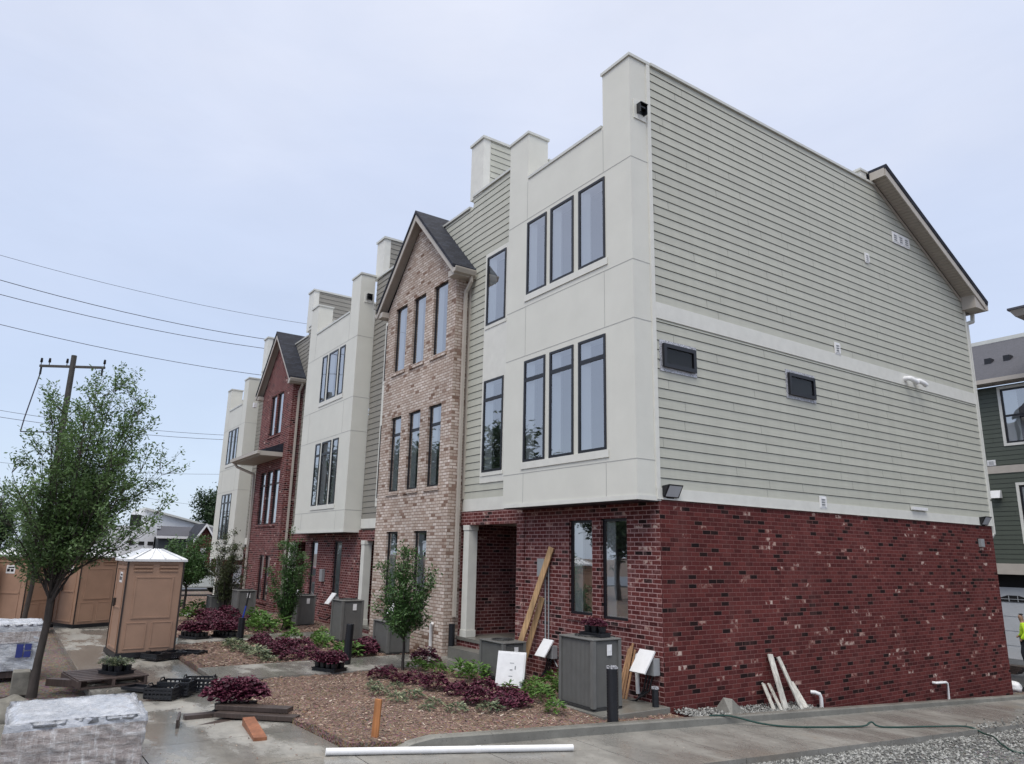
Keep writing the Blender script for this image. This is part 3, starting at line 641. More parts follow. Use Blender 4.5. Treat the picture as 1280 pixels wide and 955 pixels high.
def st(m):
    slab(m, fx(0), -.06, 12.12, 3.345, 3.52, -.01, .03); slab(m, fx(0), .021, 12.06, 6.54, 6.84, -.01, .028)
    m.box(-.02, .026, -.07, .02, 3.50, 11.70); m.box(-.05, .030, 12.06, 12.13, 3.521, 9.45)
    m.box(-.005, .034, -.06, 12.1, 3.325, 3.345)
part('side_trim', M['trim'], T1, st)
def sp_(m):
    m.box(-.24, -.004, .0, 7.7, 10.2, 11.70); m.box(-.74, -.003, -.44, -.07, 3.4, 11.68)
part('side_parapet', M['stucco'], T1, sp_)
part('side_coping', M['coping'], T1, lambda m: m.box(-.28, .05, .035, 7.98, 11.70, 11.76))
part('roof_parapet', M['trim'], T1, lambda m: (m.box(-3.2, -.06, 7.55, 7.8, 11.0, 12.02)))
part('roof_parapet_cap', M['coping'], T1, lambda m: m.box(-3.2, -.03, 7.5, 7.85, 12.021, 12.08))
core(T1, -6.4, -.02, 0)
# rear roof with overhang, rake board, boxed eave
part('rear_roof', M['shingle'], T1, lambda m: m.hexa([(-6.5, 7.86, 11.98), (.42, 7.86, 11.98), (.42, 12.62, 9.36), (-6.5, 12.62, 9.36)], [(-6.5, 7.86, 12.09), (.44, 7.86, 12.09), (.44, 12.62, 9.47), (-6.5, 12.62, 9.47)]))
def rk(m):
    m.hexa([(.38, 7.865, 11.78), (.405, 7.865, 11.78), (.405, 12.5, 9.24), (.38, 12.5, 9.24)], [(.38, 7.865, 11.978), (.405, 7.865, 11.978), (.405, 12.5, 9.425), (.38, 12.5, 9.425)])
    m.hexa([(.0, 7.84, 11.79), (.379, 7.84, 11.79), (.379, 7.863, 11.79), (.0, 7.863, 11.79)], [(.0, 7.84, 12.0), (.379, 7.84, 12.0), (.379, 7.863, 12.0), (.0, 7.863, 12.0)])
    m.hexa([(.02, 11.98, 9.20), (.379, 11.98, 9.20), (.379, 12.55, 9.20), (.02, 12.55, 9.20)], [(.02, 11.98, 9.62), (.379, 11.98, 9.62), (.379, 12.55, 9.31), (.02, 12.55, 9.31)])
    m.box(-6, .40, 12.54, 12.66, 9.22, 9.40)
    m.hexa([(.018, 7.9, 11.70), (.034, 7.9, 11.70), (.034, 12.0, 9.42), (.018, 12.0, 9.42)], [(.018, 7.9, 11.80), (.034, 7.9, 11.80), (.034, 12.0, 9.52), (.018, 12.0, 9.52)])
part('rake_board', M['trim_beige'], T1, rk)
def sf(m):
    n = 46
    for i in range(n):
        t0, t1 = i / n, (i + .88) / n; y0, y1 = lerp(7.9, 12.0, t0), lerp(7.9, 12.0, t1); z0, z1 = lerp(11.86, 9.58, t0), lerp(11.86, 9.58, t1)
        m.hexa([(.03, y0, z0 - .02), (.38, y0, z0 - .02), (.38, y1, z1 - .02), (.03, y1, z1 - .02)], [(.03, y0, z0), (.38, y0, z0), (.38, y1, z1), (.03, y1, z1)])
part('rake_soffit', M['soffit'], T1, sf)
downspout(T1, [(.05, 12.5, 9.2), (.05, 12.45, 8.95), (-.02, 12.22, 8.86), (-.02, 12.2, 4.0), (-.02, 12.2, 3.15), (-.10, 12.13, 2.98)], 'trim')
for u0, u1, z0, z1 in ((.15, .985, 5.655, 6.085), (3.77, 4.66, 5.66, 6.12)):
    f = fx(0); mb = MB(); slab(mb, f, u0 - .06, u1 + .055, z0 - .075, z1 + .07, .0, .021); fl = mb.build('flashing', M['flashing'], T1)
    mb = MB(); 
    for a in ((u0, u1, z1 - .07, z1), (u0, u1, z0, z0 + .07), (u0, u0 + .07, z0 + .07, z1 - .07), (u1 - .07, u1, z0 + .07, z1 - .07)): slab(mb, f, *a, .021, .075)
    w_ = mb.build('side_window', M['black'], T1)
    mb = MB(); mb.quad(f(u0 + .06, z0 + .06, .048), f(u1 - .06, z0 + .06, .048), f(u1 - .06, z1 - .06, .048), f(u0 + .06, z1 - .06, .048)); mb.build('pane', M['glass_dark'], w_)
    mb = MB(); mb.quad(f(u0 + .05, z0 + .05, .028), f(u1 - .05, z0 + .05, .028), f(u1 - .05, z1 - .05, .028), f(u0 + .05, z1 - .05, .028)); mb.build('room_shade_sheet', M['dark'], w_)  # flat near-black sheet painted as the unlit interior
vent_hood(T1, fx(0), -.25, 10.60, .26)
small_vent(T1, fx(0), 9.0, 10.47, .27, .30, 3); small_vent(T1, fx(0), 7.27, 9.54, .17, .26); small_vent(T1, fx(0), 5.66, 6.97, .2, .27); small_vent(T1, fx(0), 4.66, 3.53, .22, .25)
part('pipe_cover', M['white'], T1, lambda m: m.box(.03, .09, 8.1, 8.75, 3.55, 3.62))
for dy in (0, .42):
    mb = MB(); mb.tube([(0, 8.45 + dy, 6.70), (.10, 8.45 + dy, 6.70), (.16, 8.47 + dy, 6.69), (.20, 8.58 + dy, 6.64), (.21, 8.66 + dy, 6.60)], .062, 10); mb.build('flue_pipe', M['white'], T1)
part('junction_box', M['grey_box'], T1, lambda m: m.box(.002, .08, 11.25, 11.42, 2.78, 2.98), .008)
def flood(T, y, z, s):
    f = fx(0); mb = MB(); P = lambda u, zz, o: f(y + u * s, z + zz * s, o * s)
    mb.hexa([P(-.24, -.14, .03), P(.34, -.14, .03), P(.34, -.18, .10), P(-.24, -.18, .10)], [P(-.24, .14, .03), P(.34, .14, .03), P(.34, .17, .30), P(-.24, .17, .30)])
    mb.hexa([P(-.1, -.2, .0), P(.2, -.2, .0), P(.2, -.2, .06), P(-.1, -.2, .06)], [P(-.1, -.14, .0), P(.2, -.14, .0), P(.2, -.14, .06), P(-.1, -.14, .06)])
    o = mb.build('floodlight', M['metal_dark'], T, .01)
    mb = MB(); mb.quad(P(-.19, -.15, .118), P(.29, -.15, .118), P(.29, .13, .286), P(-.19, .13, .286)); mb.build('lens', M['lens'], o)
flood(T1, .20, 3.47, .62); flood(T1, 11.55, 3.44, .62)
def stub(T, pts, r=.028, name='drain_pipe'):
    mb = MB(); mb.tube(pts, r, 10); return mb.build(name, M['white'], T)
stub(T1, [(.10, 4.0, -.45), (.10, 4.0, -.12), (.09, 3.97, -.05), (.06, 3.88, -.02), (.0, 3.84, -.02)], .035)
stub(T1, [(.10, 8.72, -.6), (.10, 8.72, -.22), (.09, 8.69, -.20), (.06, 8.3, -.19), (.0, 8.3, -.19)], .028)
stub(T1, [(-.50, -.09, .2), (-.52, -.09, .72), (-.50, -.09, .79), (-.44, -.07, .82), (-.40, 0, .82)], .034)
def outlet(T, x, y, z, s=1):
    """small box with its lid tilted up"""
    mb = MB(); mb.box(x, x + .30 * s, y - .14 * s, y, z, z + .26 * s); o = mb.build('service_box', M['grey_box'], T, .006)
    mb = MB(); mb.hexa([(x - .03, y - .34 * s, z + .04 * s), (x + .31 * s, y - .34 * s, z + .04 * s), (x + .31 * s, y - .1 * s, z + .36 * s), (x - .03, y - .1 * s, z + .36 * s)], [(x - .03, y - .36 * s, z + .055 * s), (x + .31 * s, y - .36 * s, z + .055 * s), (x + .31 * s, y - .12 * s, z + .38 * s), (x - .03, y - .12 * s, z + .38 * s)])
    mb.build('lid', M['white'], o)
    mb = MB()
    for k in range(3): mb.tube([(x + (.06 + .07 * k) * s, y - .06, z), (x + (.02 + .06 * k) * s, y - .1, z - .25 * s), (x - .1 * s, y - .14 - .02 * k, z - .42 * s), (x - .35 * s, y - .2, z - .46 * s), (x - .6 * s, y - .3, z - .40 * s)], .014, 6)
    mb.build('cable', M['metal_dark'], o)
outlet(T1, -.36, -.02, .53); outlet(T1, -3.0, -.02, .46, .9)
part('meter_box', M['grey_box'], T1, lambda m: m.box(-3.30, -3.08, -.11, -.002, 1.95, 2.30), .008)
part('conduit', M['grey_box'], T1, lambda m: (m.tube([(-3.12, -.03, 1.95), (-3.10, -.03, .55), (-2.9, -.03, .35)], .016, 6), m.tube([(-3.02, -.03, 2.4), (-3.0, -.03, .6), (-2.7, -.04, .32)], .014, 6)))

# ================================================================== townhouse 2 (tan brick gable)
T2 = thing('townhouse', 'townhouse with tan brick gable front and three tall window rows beside the pale end bay', 'house', (-9.5, 0, 0))
g1 = gable(T2, -10.72, -6.58, 0, M['brick_tan'], 9.42, 11.82, [(-10.16, -9.42), (-9.0, -8.27), (-7.80, -7.03)], [(-10.08, -9.42), (-8.98, -8.27), (-7.82, -7.12)], [(-9.95, -9.25), (-8.3, -7.6)], (7.42, 9.38), (3.98, 6.08), (.98, 2.9), .50, -.3)
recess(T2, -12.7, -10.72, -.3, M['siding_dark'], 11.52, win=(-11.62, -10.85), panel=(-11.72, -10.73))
mb = MB(); siding(mb, fy(.05), -8.25, -6.55, 9.2, 11.38); mb.build('siding', [M['siding'], M['dark']], T2)
part('coping', M['coping'], T2, lambda m: m.box(-8.3, -6.70, .0, .3, 11.38, 11.44))
party_wall(T2, -12.85, 0, M['siding_dark'], 11.2, 12.55, .6)
core(T2, -12.6, -6.55, -.2)
porch(T2, -12.55, -10.72, -.35, .25, M['brick_front'])
column(T2, -12.2, .05, .25, 2.68)
downspout(T2, [(-6.30, -.1, 9.30), (-6.30, -.1, 9.15), (-6.50, -.13, 8.9), (-6.50, -.13, .95)])
mb = MB(); mb.tube([(-6.45, -.2, .05), (-6.45, -.2, .78)], .075, 12); mb.build('drain_boot', M['plastic_black'], T2)
part('corner_trim', M['trim_beige'], T2, lambda m: m.box(-6.572, -6.50, .0, .09, 3.64, 9.2))
outlet(T2, -8.9, -.40, .78, .9)
stub(T2, [(-7.05, -.42, .1), (-7.05, -.42, .72), (-7.0, -.42, .76)], .04, 'vent_pipe')
# ================================================================== townhouse 3 (second pale bay)
T3 = thing('townhouse', 'townhouse with pale panelled bay between the tan and the red brick gables', 'house', (-16, 0, 0))
D3 = -.38
bay(T3, -17.5, -12.76, D3, [(-15.86, -15.38), (-15.2, -14.36), (-14.2, -13.72)], [(-15.86, -15.38), (-15.22, -14.38), (-14.22, -13.72)])
vent_hood(T3, fx(-12.76), -.2, 10.55, .24)
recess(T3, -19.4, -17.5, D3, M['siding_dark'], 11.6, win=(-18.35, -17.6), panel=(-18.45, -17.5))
party_wall(T3, -19.75, 0, M['siding_dark'], 11.1, 12.75, .62)
mb = MB(); siding(mb, fy(.05), -21.2, -19.4, 8.8, 10.85); mb.build('siding', [M['siding_dark'], M['dark']], T3)
part('coping', M['coping'], T3, lambda m: m.box(-21.2, -19.4, .0, .3, 10.85, 10.91))
G3 = [(-16.95, -16.28, .72, 2.66), (-14.75, -14.05, .72, 2.66)]
def bf3(m):
    wall(m, fy(0), -17.55, -12.56, -.4, 3.0, G3, .1)
    for a, b, c, d in G3: slab(m, fy(0), a - .05, b + .05, c - .10, c - .004, -.08, .03)
    m.quad((-12.56, 0, -.4), (-12.56, 1.7, -.4), (-12.56, 1.7, 3.0), (-12.56, 0, 3.0))
part('brick_front', M['brick_front'], T3, bf3)
for a, b, c, d in G3: window(T3, fy(0), a, b, c, d, -.08)
porch(T3, -19.4, -17.55, D3, .2, M['brick_front']); column(T3, -19.1, .05, .2, 2.62); core(T3, -19.3, -12.6, D3)
outlet(T3, -14.2, -.02, .68, 1.0); outlet(T3, -17.7, -.02, .6, 1.0)
part('meter_box', M['grey_box'], T3, lambda m: m.box(-15.62, -15.38, -.11, -.002, 1.35, 1.75), .008)
# ================================================================== townhouse 4 (red brick gable with canopy)
T4 = thing('townhouse', 'townhouse with red brick gable front and a shallow canopy above the middle windows', 'house', (-21.6, 0, 0))
gable(T4, -23.72, -19.52, 0, M['brick_front'], 8.98, 11.38, [(-22.4, -21.62), (-21.5, -20.7)], [(-22.9, -22.15), (-22.0, -21.2), (-21.05, -20.25)], [(-22.0, -21.3), (-21.2, -20.5)], (7.0, 8.74), (3.34, 5.5), (.4, 2.12), .55, -.3)
def can(m):
    m.hexa([(-24.3, -1.25, 5.95), (-20.1, -1.25, 5.95), (-20.1, -.34, 5.95), (-24.3, -.34, 5.95)], [(-24.3, -1.25, 6.12), (-20.1, -1.25, 6.12), (-20.1, -.34, 6.12), (-24.3, -.34, 6.12)])
    m.box(-24.32, -20.08, -1.36, -1.251, 6.0, 6.13)
cn = part('canopy', M['trim_beige'], T4, can)
part('canopy_roof', M['shingle'], cn, lambda m: m.prism([(-24.3, -1.3, 6.122), (-24.3, -.355, 6.122), (-24.3, -.355, 6.5)], (4.2, 0, 0)))
part('canopy_soffit', M['soffit'], cn, lambda m: m.box(-24.2, -20.2, -1.2, -.36, 5.93, 5.948))
downspout(T4, [(-24.1, -1.2, 5.95), (-24.0, -1.1, 5.8), (-23.62, -.46, 5.5), (-23.62, -.42, .4)])
downspout(T4, [(-19.25, -.1, 8.9), (-19.25, -.1, 8.75), (-19.44, -.13, 8.5), (-19.44, -.13, .5)])
part('corner_lamp', M['white'], T4, lambda m: m.box(-24.1, -23.95, -.7, -.55, 8.5, 8.72), .01)
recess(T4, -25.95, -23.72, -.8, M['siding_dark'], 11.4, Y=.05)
party_wall(T4, -26.0, 0, M['siding_dark'], 10.2, 12.2, .62)
core(T4, -25.9, -19.5, -.6); porch(T4, -25.9, -23.72, -.9, .1, M['brick_front'])
# ================================================================== townhouse 5 (far bay)
T5 = thing('townhouse', 'farthest townhouse of the row, pale panelled bay standing lower than the rest', 'house', (-28.5, 0, 0))
bay(T5, -30.0, -26.0, -1.45, [(-28.85, -28.3), (-28.2, -27.6), (-27.5, -27.0)], [(-28.85, -28.3), (-28.2, -27.6), (-27.5, -27.0)])
part('brick_front', M['brick_front'], T5, lambda m: wall(m, fy(0.4), -29.3, -25.9, -.4, 1.9))
part('brick_side', M['siding_dark'], T5, lambda m: m.box(-30.0, -29.95, .3, 11, 1.9, 10.0))
column(T5, -29.7, -.1, 0, 1.9); core(T5, -29.9, -26, -1.4)
part('ground_window', M['white'], T5, lambda m: m.box(-28.6, -27.2, .34, .38, .6, 1.6))

# ================================================================== AC units
def ac(x1, y0, z0, wx, wy, h, label, sticker=True, pad=True):
    """condenser: x1,y0 is the corner nearest the street"""
    x0, y1 = x1 - wx, y0 + wy; T = thing('air_conditioner', label, 'air conditioner', ((x0 + x1) / 2, (y0 + y1) / 2, z0))
    mb = MB(); mb.box(x0 + .02, x1 - .02, y0 + .02, y1 - .02, z0 + .04, z0 + h - .04)
    mb.mi = 0; n = 26
    for k in range(n):   # vertical ribs all round
        t0, t1 = (k + .14) / n, (k + .86) / n; rr = .007
        for (a, b, yy0, yy1) in ((lerp(x0, x1, t0), lerp(x0, x1, t1), y0 + .02 - rr, y0 + .021), ): mb.box(a, b, yy0, yy1, z0 + .05, z0 + h - .05)
        mb.box(x1 - .021, x1 - .02 + rr, lerp(y0, y1, t0), lerp(y0, y1, t1), z0 + .05, z0 + h - .05)
    for a, b in ((x0, y0), (x1, y0), (x0, y1), (x1, y1)): mb.box(a - .012 if a == x0 else a - .05, a + .05 if a == x0 else a + .012, b - .012 if b == y0 else b - .05, b + .05 if b == y0 else b + .012, z0 + .02, z0 + h - .03)
    mb.build('casing', M['ac_grey'], T)
    part('base_pan', M['ac_dark'], T, lambda m: m.box(x0 - .012, x1 + .012, y0 - .012, y1 + .012, z0, z0 + .035))
    top = part('top_cover', M['ac_grey'], T, lambda m: m.box(x0 - .018, x1 + .018, y0 - .018, y1 + .018, z0 + h - .03, z0 + h), .012)
    def gr(m):
        cx, cy_ = (x0 + x1) / 2, (y0 + y1) / 2; R = min(wx, wy) * .42
        for r in (R, R * .75, R * .5, R * .25): m.tube([(cx + r * math.cos(a * math.pi / 12), cy_ + r * math.sin(a * math.pi / 12), z0 + h + .018) for a in range(25)], .006, 4)
        for a in range(6): m.tube([(cx - R * math.cos(a * math.pi / 6), cy_ - R * math.sin(a * math.pi / 6), z0 + h + .012), (cx + R * math.cos(a * math.pi / 6), cy_ + R * math.sin(a * math.pi / 6), z0 + h + .012)], .006, 4)
    part('fan_grille', M['ac_dark'], top, gr)
    if sticker: part('sticker', M['white'], T, lambda m: (m.box(x1 + .0005, x1 + .004, y0 + wy * .50, y0 + wy * .68, z0 + h - .25, z0 + h - .09), m.box(x1 + .004, x1 + .006, y0 + wy * .53, y0 + wy * .65, z0 + h - .19, z0 + h - .16)))
    return T
ac(-.16, -1.34, .10, .82, .56, 1.03, 'tall grey air conditioner with a potted burgundy plant on top, nearest the brick corner')
ac(-2.99, -1.09, .10, .80, .50, .67, 'low grey air conditioner beside the entrance with a white foam lid leaning on it')
ac(-7.30, -1.40, .07, .80, .55, .72, 'grey air conditioner behind the young tree at the tan brick gable', False)
ac(-9.86, -1.52, .09, .72, .58, 1.02, 'tall grey air conditioner beside the porch column left of the tan gable')
ac(-14.3, -1.2, .08, .75, .55, .9, 'grey air conditioner behind the bushy tree below the second pale bay')
ac(-17.5, -2.2, .08, .7, .6, .9, 'grey air conditioner behind the blue handled shovel at the red gable')
ac(-20.9, -2.0, .05, .8, .7, 1.0, 'grey air conditioner below the far pale bay, taller of the two there')
ac(-20.0, -2.5, .05, .6, .5, .6, 'small low grey air conditioner in front of the taller one at the far bay', False)
tag(part('concrete_pad', M['curb'], None, lambda m: m.box(-1.1, .15, -1.42, -.03, -.1, .098), .01), 'concrete slab under the air conditioner at the brick corner', 'slab')

# ================================================================== garden plants
def leaf_cluster(mb, rd, c, n, R, H, L, W, cup=.3, up=.35):
    """n pointed leaves round a centre, each one island"""
    for _ in range(n):
        a = rd.uniform(0, 6.283); rr = R * math.sqrt(rd.random()); h = H * (1 - (rr / R) ** 2 * .75) * rd.uniform(.55, 1.05)
        p = Vector(c) + Vector((math.cos(a) * rr, math.sin(a) * rr, h)); a2 = a + rd.uniform(-.9, .9); el = rd.uniform(-.25, up)
        d = Vector((math.cos(a2) * math.cos(el), math.sin(a2) * math.cos(el), math.sin(el))); s_ = d.cross(Vector((0, 0, 1))).normalized(); u = s_.cross(d)
        l = L * rd.uniform(.6, 1.2); w_ = W * rd.uniform(.7, 1.2)
        mb.add([p, p + d * l * .35 + s_ * w_ / 2 + u * cup * w_, p + d * l * .8 + s_ * w_ * .38 + u * cup * w_ * .6 * rd.uniform(-1, 1), p + d * l, p + d * l * .8 - s_ * w_ * .38 + u * cup * w_ * .5, p + d * l * .35 - s_ * w_ / 2 + u * cup * w_, p + d * l * .5], [(0, 1, 6), (1, 2, 6), (2, 3, 6), (3, 4, 6), (4, 5, 6), (5, 0, 6)])
def plant_mesh(seed, n, R, H, L, W, mat, name, up=.35):
    rd = random.Random(seed); mb = MB(); leaf_cluster(mb, rd, (0, 0, .02), n, R, H, L, W, up=up)
    for k in range(7):
        a = rd.uniform(0, 6.28); mb.tube([(0, 0, -.02), (math.cos(a) * R * .3, math.sin(a) * R * .3, H * .5), (math.cos(a) * R * .6, math.sin(a) * R * .6, H * .75)], .004, 3, False)
    o = mb.build(name, mat); me = o.data; bpy.data.objects.remove(o); return me
P_bur = [plant_mesh(s, 260, .25, .25, .065, .07, M['leaf_bur'], 'burgundy_plant') for s in (1, 2, 3)]
P_gre = [plant_mesh(s, 110, .22, .28, .12, .055, M['leaf_green'], 'green_plant', .8) for s in (4, 5)]
P_var = [plant_mesh(s, 85, .17, .15, .11, .035, M['leaf_vari'], 'variegated_plant', .5) for s in (6, 7)]
prd = random.Random(3)
def plants(meshes, name, pts, label, group, s0=.8, s1=1.15, fz=mulzn, cat='plant', off=-.02):
    for x, y in pts:
        o = bpy.data.objects.new(name, prd.choice(meshes)); C.objects.link(o); o.location = (x, y, fz(x, y) + off); o.rotation_euler = (prd.uniform(-.1, .1), prd.uniform(-.1, .1), prd.uniform(0, 6.28)); o.scale = (prd.uniform(s0, s1),) * 3
        tag(o, label, cat, group)
B1 = [(-4.64, -2.8), (-4.2, -2.6), (-3.68, -2.54), (-3.0, -2.5), (-2.75, -2.15), (-2.37, -2.45), (-2.21, -2.0), (-4.95, -2.45)]
plants(P_bur, 'burgundy_plant', B1, 'burgundy leafed plant in the drift behind the wooden stake', 'burgundy plants in the bed behind the stake', .55, 1.05)
plants(P_bur, 'burgundy_plant', [(-1.55, -2.5), (-1.51, -1.95), (-1.15, -2.05), (-1.0, -2.4)], 'burgundy leafed plant in the small patch left of the tall corner air conditioner', 'burgundy plants near the corner air conditioner', .7, .95)
plants(P_bur, 'burgundy_plant', [(-5.83, -1.2)], 'burgundy leafed plant alone beside the step below the tan gable', None, 1.2, 1.25)
plants(P_bur, 'burgundy_plant', [(-7.91, -1.66), (-8.1, -1.5)], 'burgundy leafed plant at the left foot of the tan gable air conditioner', 'burgundy plants beside the tan gable air conditioner', 1.1, 1.25)
plants(P_gre, 'green_plant', [(-5.02, -1.8), (-4.07, -1.35), (-3.42, -1.39), (-4.6, -1.6)], 'bright green plant around the step by the young tree', 'green plants by the step', .8, 1.15)
plants(P_gre, 'green_plant', [(-2.2, -1.0), (-1.75, -1.25), (-2.2, -.5), (-1.55, -.8), (-1.3, -1.45), (-2.05, -1.6)], 'bright green plant between the two air conditioners at the red brick front', 'green plants between the air conditioners', .7, 1.1)
plants(P_gre, 'green_plant', [(-.30, -1.95)], 'small green plant alone in front of the tall corner air conditioner', None, .62, .66)
plants(P_var, 'variegated_plant', [(-2.94, -3.57), (-2.18, -3.6), (-2.45, -3.2), (-1.4, -3.5), (-1.75, -3.2), (-1.15, -3.15), (-.85, -2.75), (-3.63, -3.35), (-3.3, -3.1)], 'small pale edged plant at the front of the bed behind the wooden stake', 'pale edged plants in the near bed', .6, .95)
B2 = [(-10.47, -3.42), (-9.45, -3.5), (-9.6, -3.0), (-8.54, -3.31), (-8.87, -2.85), (-7.92, -3.0), (-7.55, -3.5), (-8.3, -3.65), (-10.9, -3.2), (-10.1, -3.0)]
plants(P_bur, 'burgundy_plant', B2, 'burgundy leafed plant in the drift beyond the concrete path', 'burgundy plants beyond the path', .6, 1.1)
plants(P_bur, 'burgundy_plant', [(-7.5, -1.9), (-7.8, -1.9)], 'burgundy leafed plant between the black tube and the tan gable', 'burgundy plants behind the black tube', 1, 1.2)
plants(P_gre, 'green_plant', [(-9.2, -2.2), (-10.4, -1.9), (-10.7, -2.5), (-10.95, -1.6), (-9.7, -2.1)], 'green leafy plant around the tall air conditioner beside the porch column', 'green plants by the tall air conditioner', .8, 1.15)
plants(P_gre, 'green_plant', [(-7.45, -2.2), (-7.4, -2.45), (-7.7, -2.3)], 'bright green plant beside the upright black tube on the path', 'green plants beside the black tube', .9, 1.2)
plants(P_var, 'variegated_plant', [(-9.43, -4.13), (-9.05, -3.95), (-8.57, -4.0), (-7.6, -3.95), (-10.47, -4.06), (-9.95, -4.1), (-8.1, -4.05)], 'grey green plant along the front of the bed beyond the path', 'grey green plants beyond the path', .9, 1.35)
plants(P_bur, 'burgundy_plant', [(-17.4, -3.35), (-18.16, -2.86), (-18.5, -2.26), (-18.6, -1.65), (-16.9, -3.0), (-17.6, -2.4), (-16.2, -3.4), (-14.3, -3.0), (-15, -2.6), (-14.4, -3.6), (-15.6, -3.0)], 'burgundy leafed plant in the far bed near the porta potty', 'burgundy plants in the far bed', 1.1, 1.5)
plants(P_gre, 'green_plant', [(-21.5, -3.35), (-17.45, -3.7), (-20.9, -2.78), (-15.96, -1.95), (-14.21, -2.31), (-21.8, -4.4), (-13.2, -2.0), (-12.9, -2.6), (-13.5, -2.6)], 'green plant among the burgundy ones in the far bed', 'green plants in the far bed', 1.2, 1.6)

# ================================================================== trees
def tree(name, label, loc, seed, height, fork, trunk_r, lean, nl, spread, leaf, leafsize, leaves_per, mat_leaf, group=None, multi=False, low=.35, cx=(0, 0), wid=1, wide_at=.45, cat='tree', dens=1):
    rd = random.Random(seed); T = thing(name, label, cat, loc, 0, group)
    tr = MB(); lf = MB(); base = Vector((0, 0, -.1)); fk = Vector((lean[0] * fork, lean[1] * fork, fork))
    if not multi: tr.tube([base, (lean[0] * fork * .3, lean[1] * fork * .3, fork * .33), (lean[0] * fork * .7 - .02, lean[1] * fork * .7 + .02, fork * .7), fk], [trunk_r * 1.35, trunk_r, trunk_r * .92, trunk_r * .85], 9, False)
    ends = []
    def leafset(p, d, n, sz):
        for _ in range(n):
            o = Vector((rd.gauss(0, 1), rd.gauss(0, 1), rd.gauss(0, 1))) * leaf; q = p + o
            dd = (d * .5 + Vector((rd.uniform(-1, 1), rd.uniform(-1, 1), rd.uniform(-.9, .6)))).normalized(); s_ = dd.cross(Vector((rd.uniform(-1, 1), rd.uniform(-1, 1), 1))).normalized(); L = sz * rd.uniform(.6, 1.25); W = L * .42
            lf.add([q, q + dd * L * .5 + s_ * W / 2, q + dd * L, q + dd * L * .5 - s_ * W / 2], [(0, 1, 2, 3)])
    for i in range(nl):
        a = 6.283 * (i * .618 + rd.uniform(-.1, .1)); t = (i + .5) / nl
        ht = lerp(low, 1, rd.random() ** .8) * height
        prof = (1 - abs((ht / height - wide_at) / (1 - wide_at if ht / height > wide_at else wide_at)) ** 1.7) ** .5 if ht < height * .985 else .12
        r = spread * prof * (rd.random() ** .45)
        tip = Vector((math.cos(a) * r * wid + cx[0] * ht / height, math.sin(a) * r + cx[1] * ht / height, ht))
        st_ = fk + Vector((0, 0, rd.uniform(-.12, .25) * fork)) * (0 if multi else 1) if not multi else Vector((rd.gauss(0, .05), rd.gauss(0, .05), -.05))
        mid = st_.lerp(tip, .5) + Vector((0, 0, -.02 * height)) + Vector((rd.gauss(0, .04), rd.gauss(0, .04), 0)) * spread
        mid.x -= (tip.x - st_.x) * .12; mid.y -= (tip.y - st_.y) * .12
        pts = []
        for k in range(7):
            u = k / 6; pts.append(st_ * (1 - u) ** 2 + mid * 2 * u * (1 - u) + tip * u * u)
        r0 = trunk_r * rd.uniform(.22, .42) if not multi else trunk_r * rd.uniform(.5, .9)
        tr.tube(pts, [lerp(r0, .004, (k / 6) ** .7) for k in range(7)], 5, False)
        for k in range(2, 7):
            p = pts[k]; d = (pts[k] - pts[k - 1]).normalized()
            for q in range(3):
                dv = (d * .8 + Vector((rd.uniform(-1, 1), rd.uniform(-1, 1), rd.uniform(-.3, .8)))).normalized(); L = spread * rd.uniform(.15, .34)
                e = p + dv * L + Vector((0, 0, L * .15)); m_ = p.lerp(e, .5) + Vector((0, 0, -.03)); tr.tube([p, m_, e], [.007, .005, .002], 3, False)
                for u in (.45, .7, .9, 1.0): leafset(p.lerp(e, u), dv, int(leaves_per * dens * rd.uniform(.4, 1.5)), leafsize)
    tr.build('trunk', M['bark'], T, world=False); lf.build('crown', mat_leaf, T, world=False)
    return T
tree('street_tree', 'tall leafy tree with upswept branches behind the white wrapped pallet', (-6.33, -8.25, .0), 21, 5.15, 1.5, .062, (.02, .03), 60, 1.5, .058, .072, 12, M['leaf_tree'], low=.38, cx=(.32, .50), wide_at=.48)
tree('street_tree', 'thin dark trunked tree behind the left wrapped pallet, in front of the porta potties', (-14.2, -8.3, .0), 5, 4.4, 1.9, .06, (.02, .03), 24, 1.1, .06, .075, 4, M['leaf_tree'], low=.45, cx=(.2, .3))
tree('young_tree', 'young green tree in front of the tan brick gable', (-5.24, -2.01, .05), 31, 2.25, .6, .03, (0, 0), 26, .70, .05, .075, 6, M['leaf_small'], low=.35, wide_at=.55)
tree('young_tree', 'multi stemmed young tree below the second pale bay', (-13.5, -1.75, .05), 32, 2.75, .5, .03, (0, 0), 26, .62, .05, .08, 6, M['leaf_small'], multi=True, low=.35, wide_at=.6)
tree('young_tree', 'brownish upright young tree in front of the red brick gable', (-19.7, -2.1, .05), 33, 2.8, .5, .03, (0, 0), 28, .70, .05, .08, 6, M['leaf_dull'], multi=True, low=.35, wide_at=.55)
tree('young_tree', 'round crowned dark green tree beyond the near porta potty', (-20.7, -3.25, .0), 34, 2.65, 1.0, .045, (0, 0), 34, 1.0, .07, .10, 8, M['leaf_small'], low=.42, wide_at=.6)

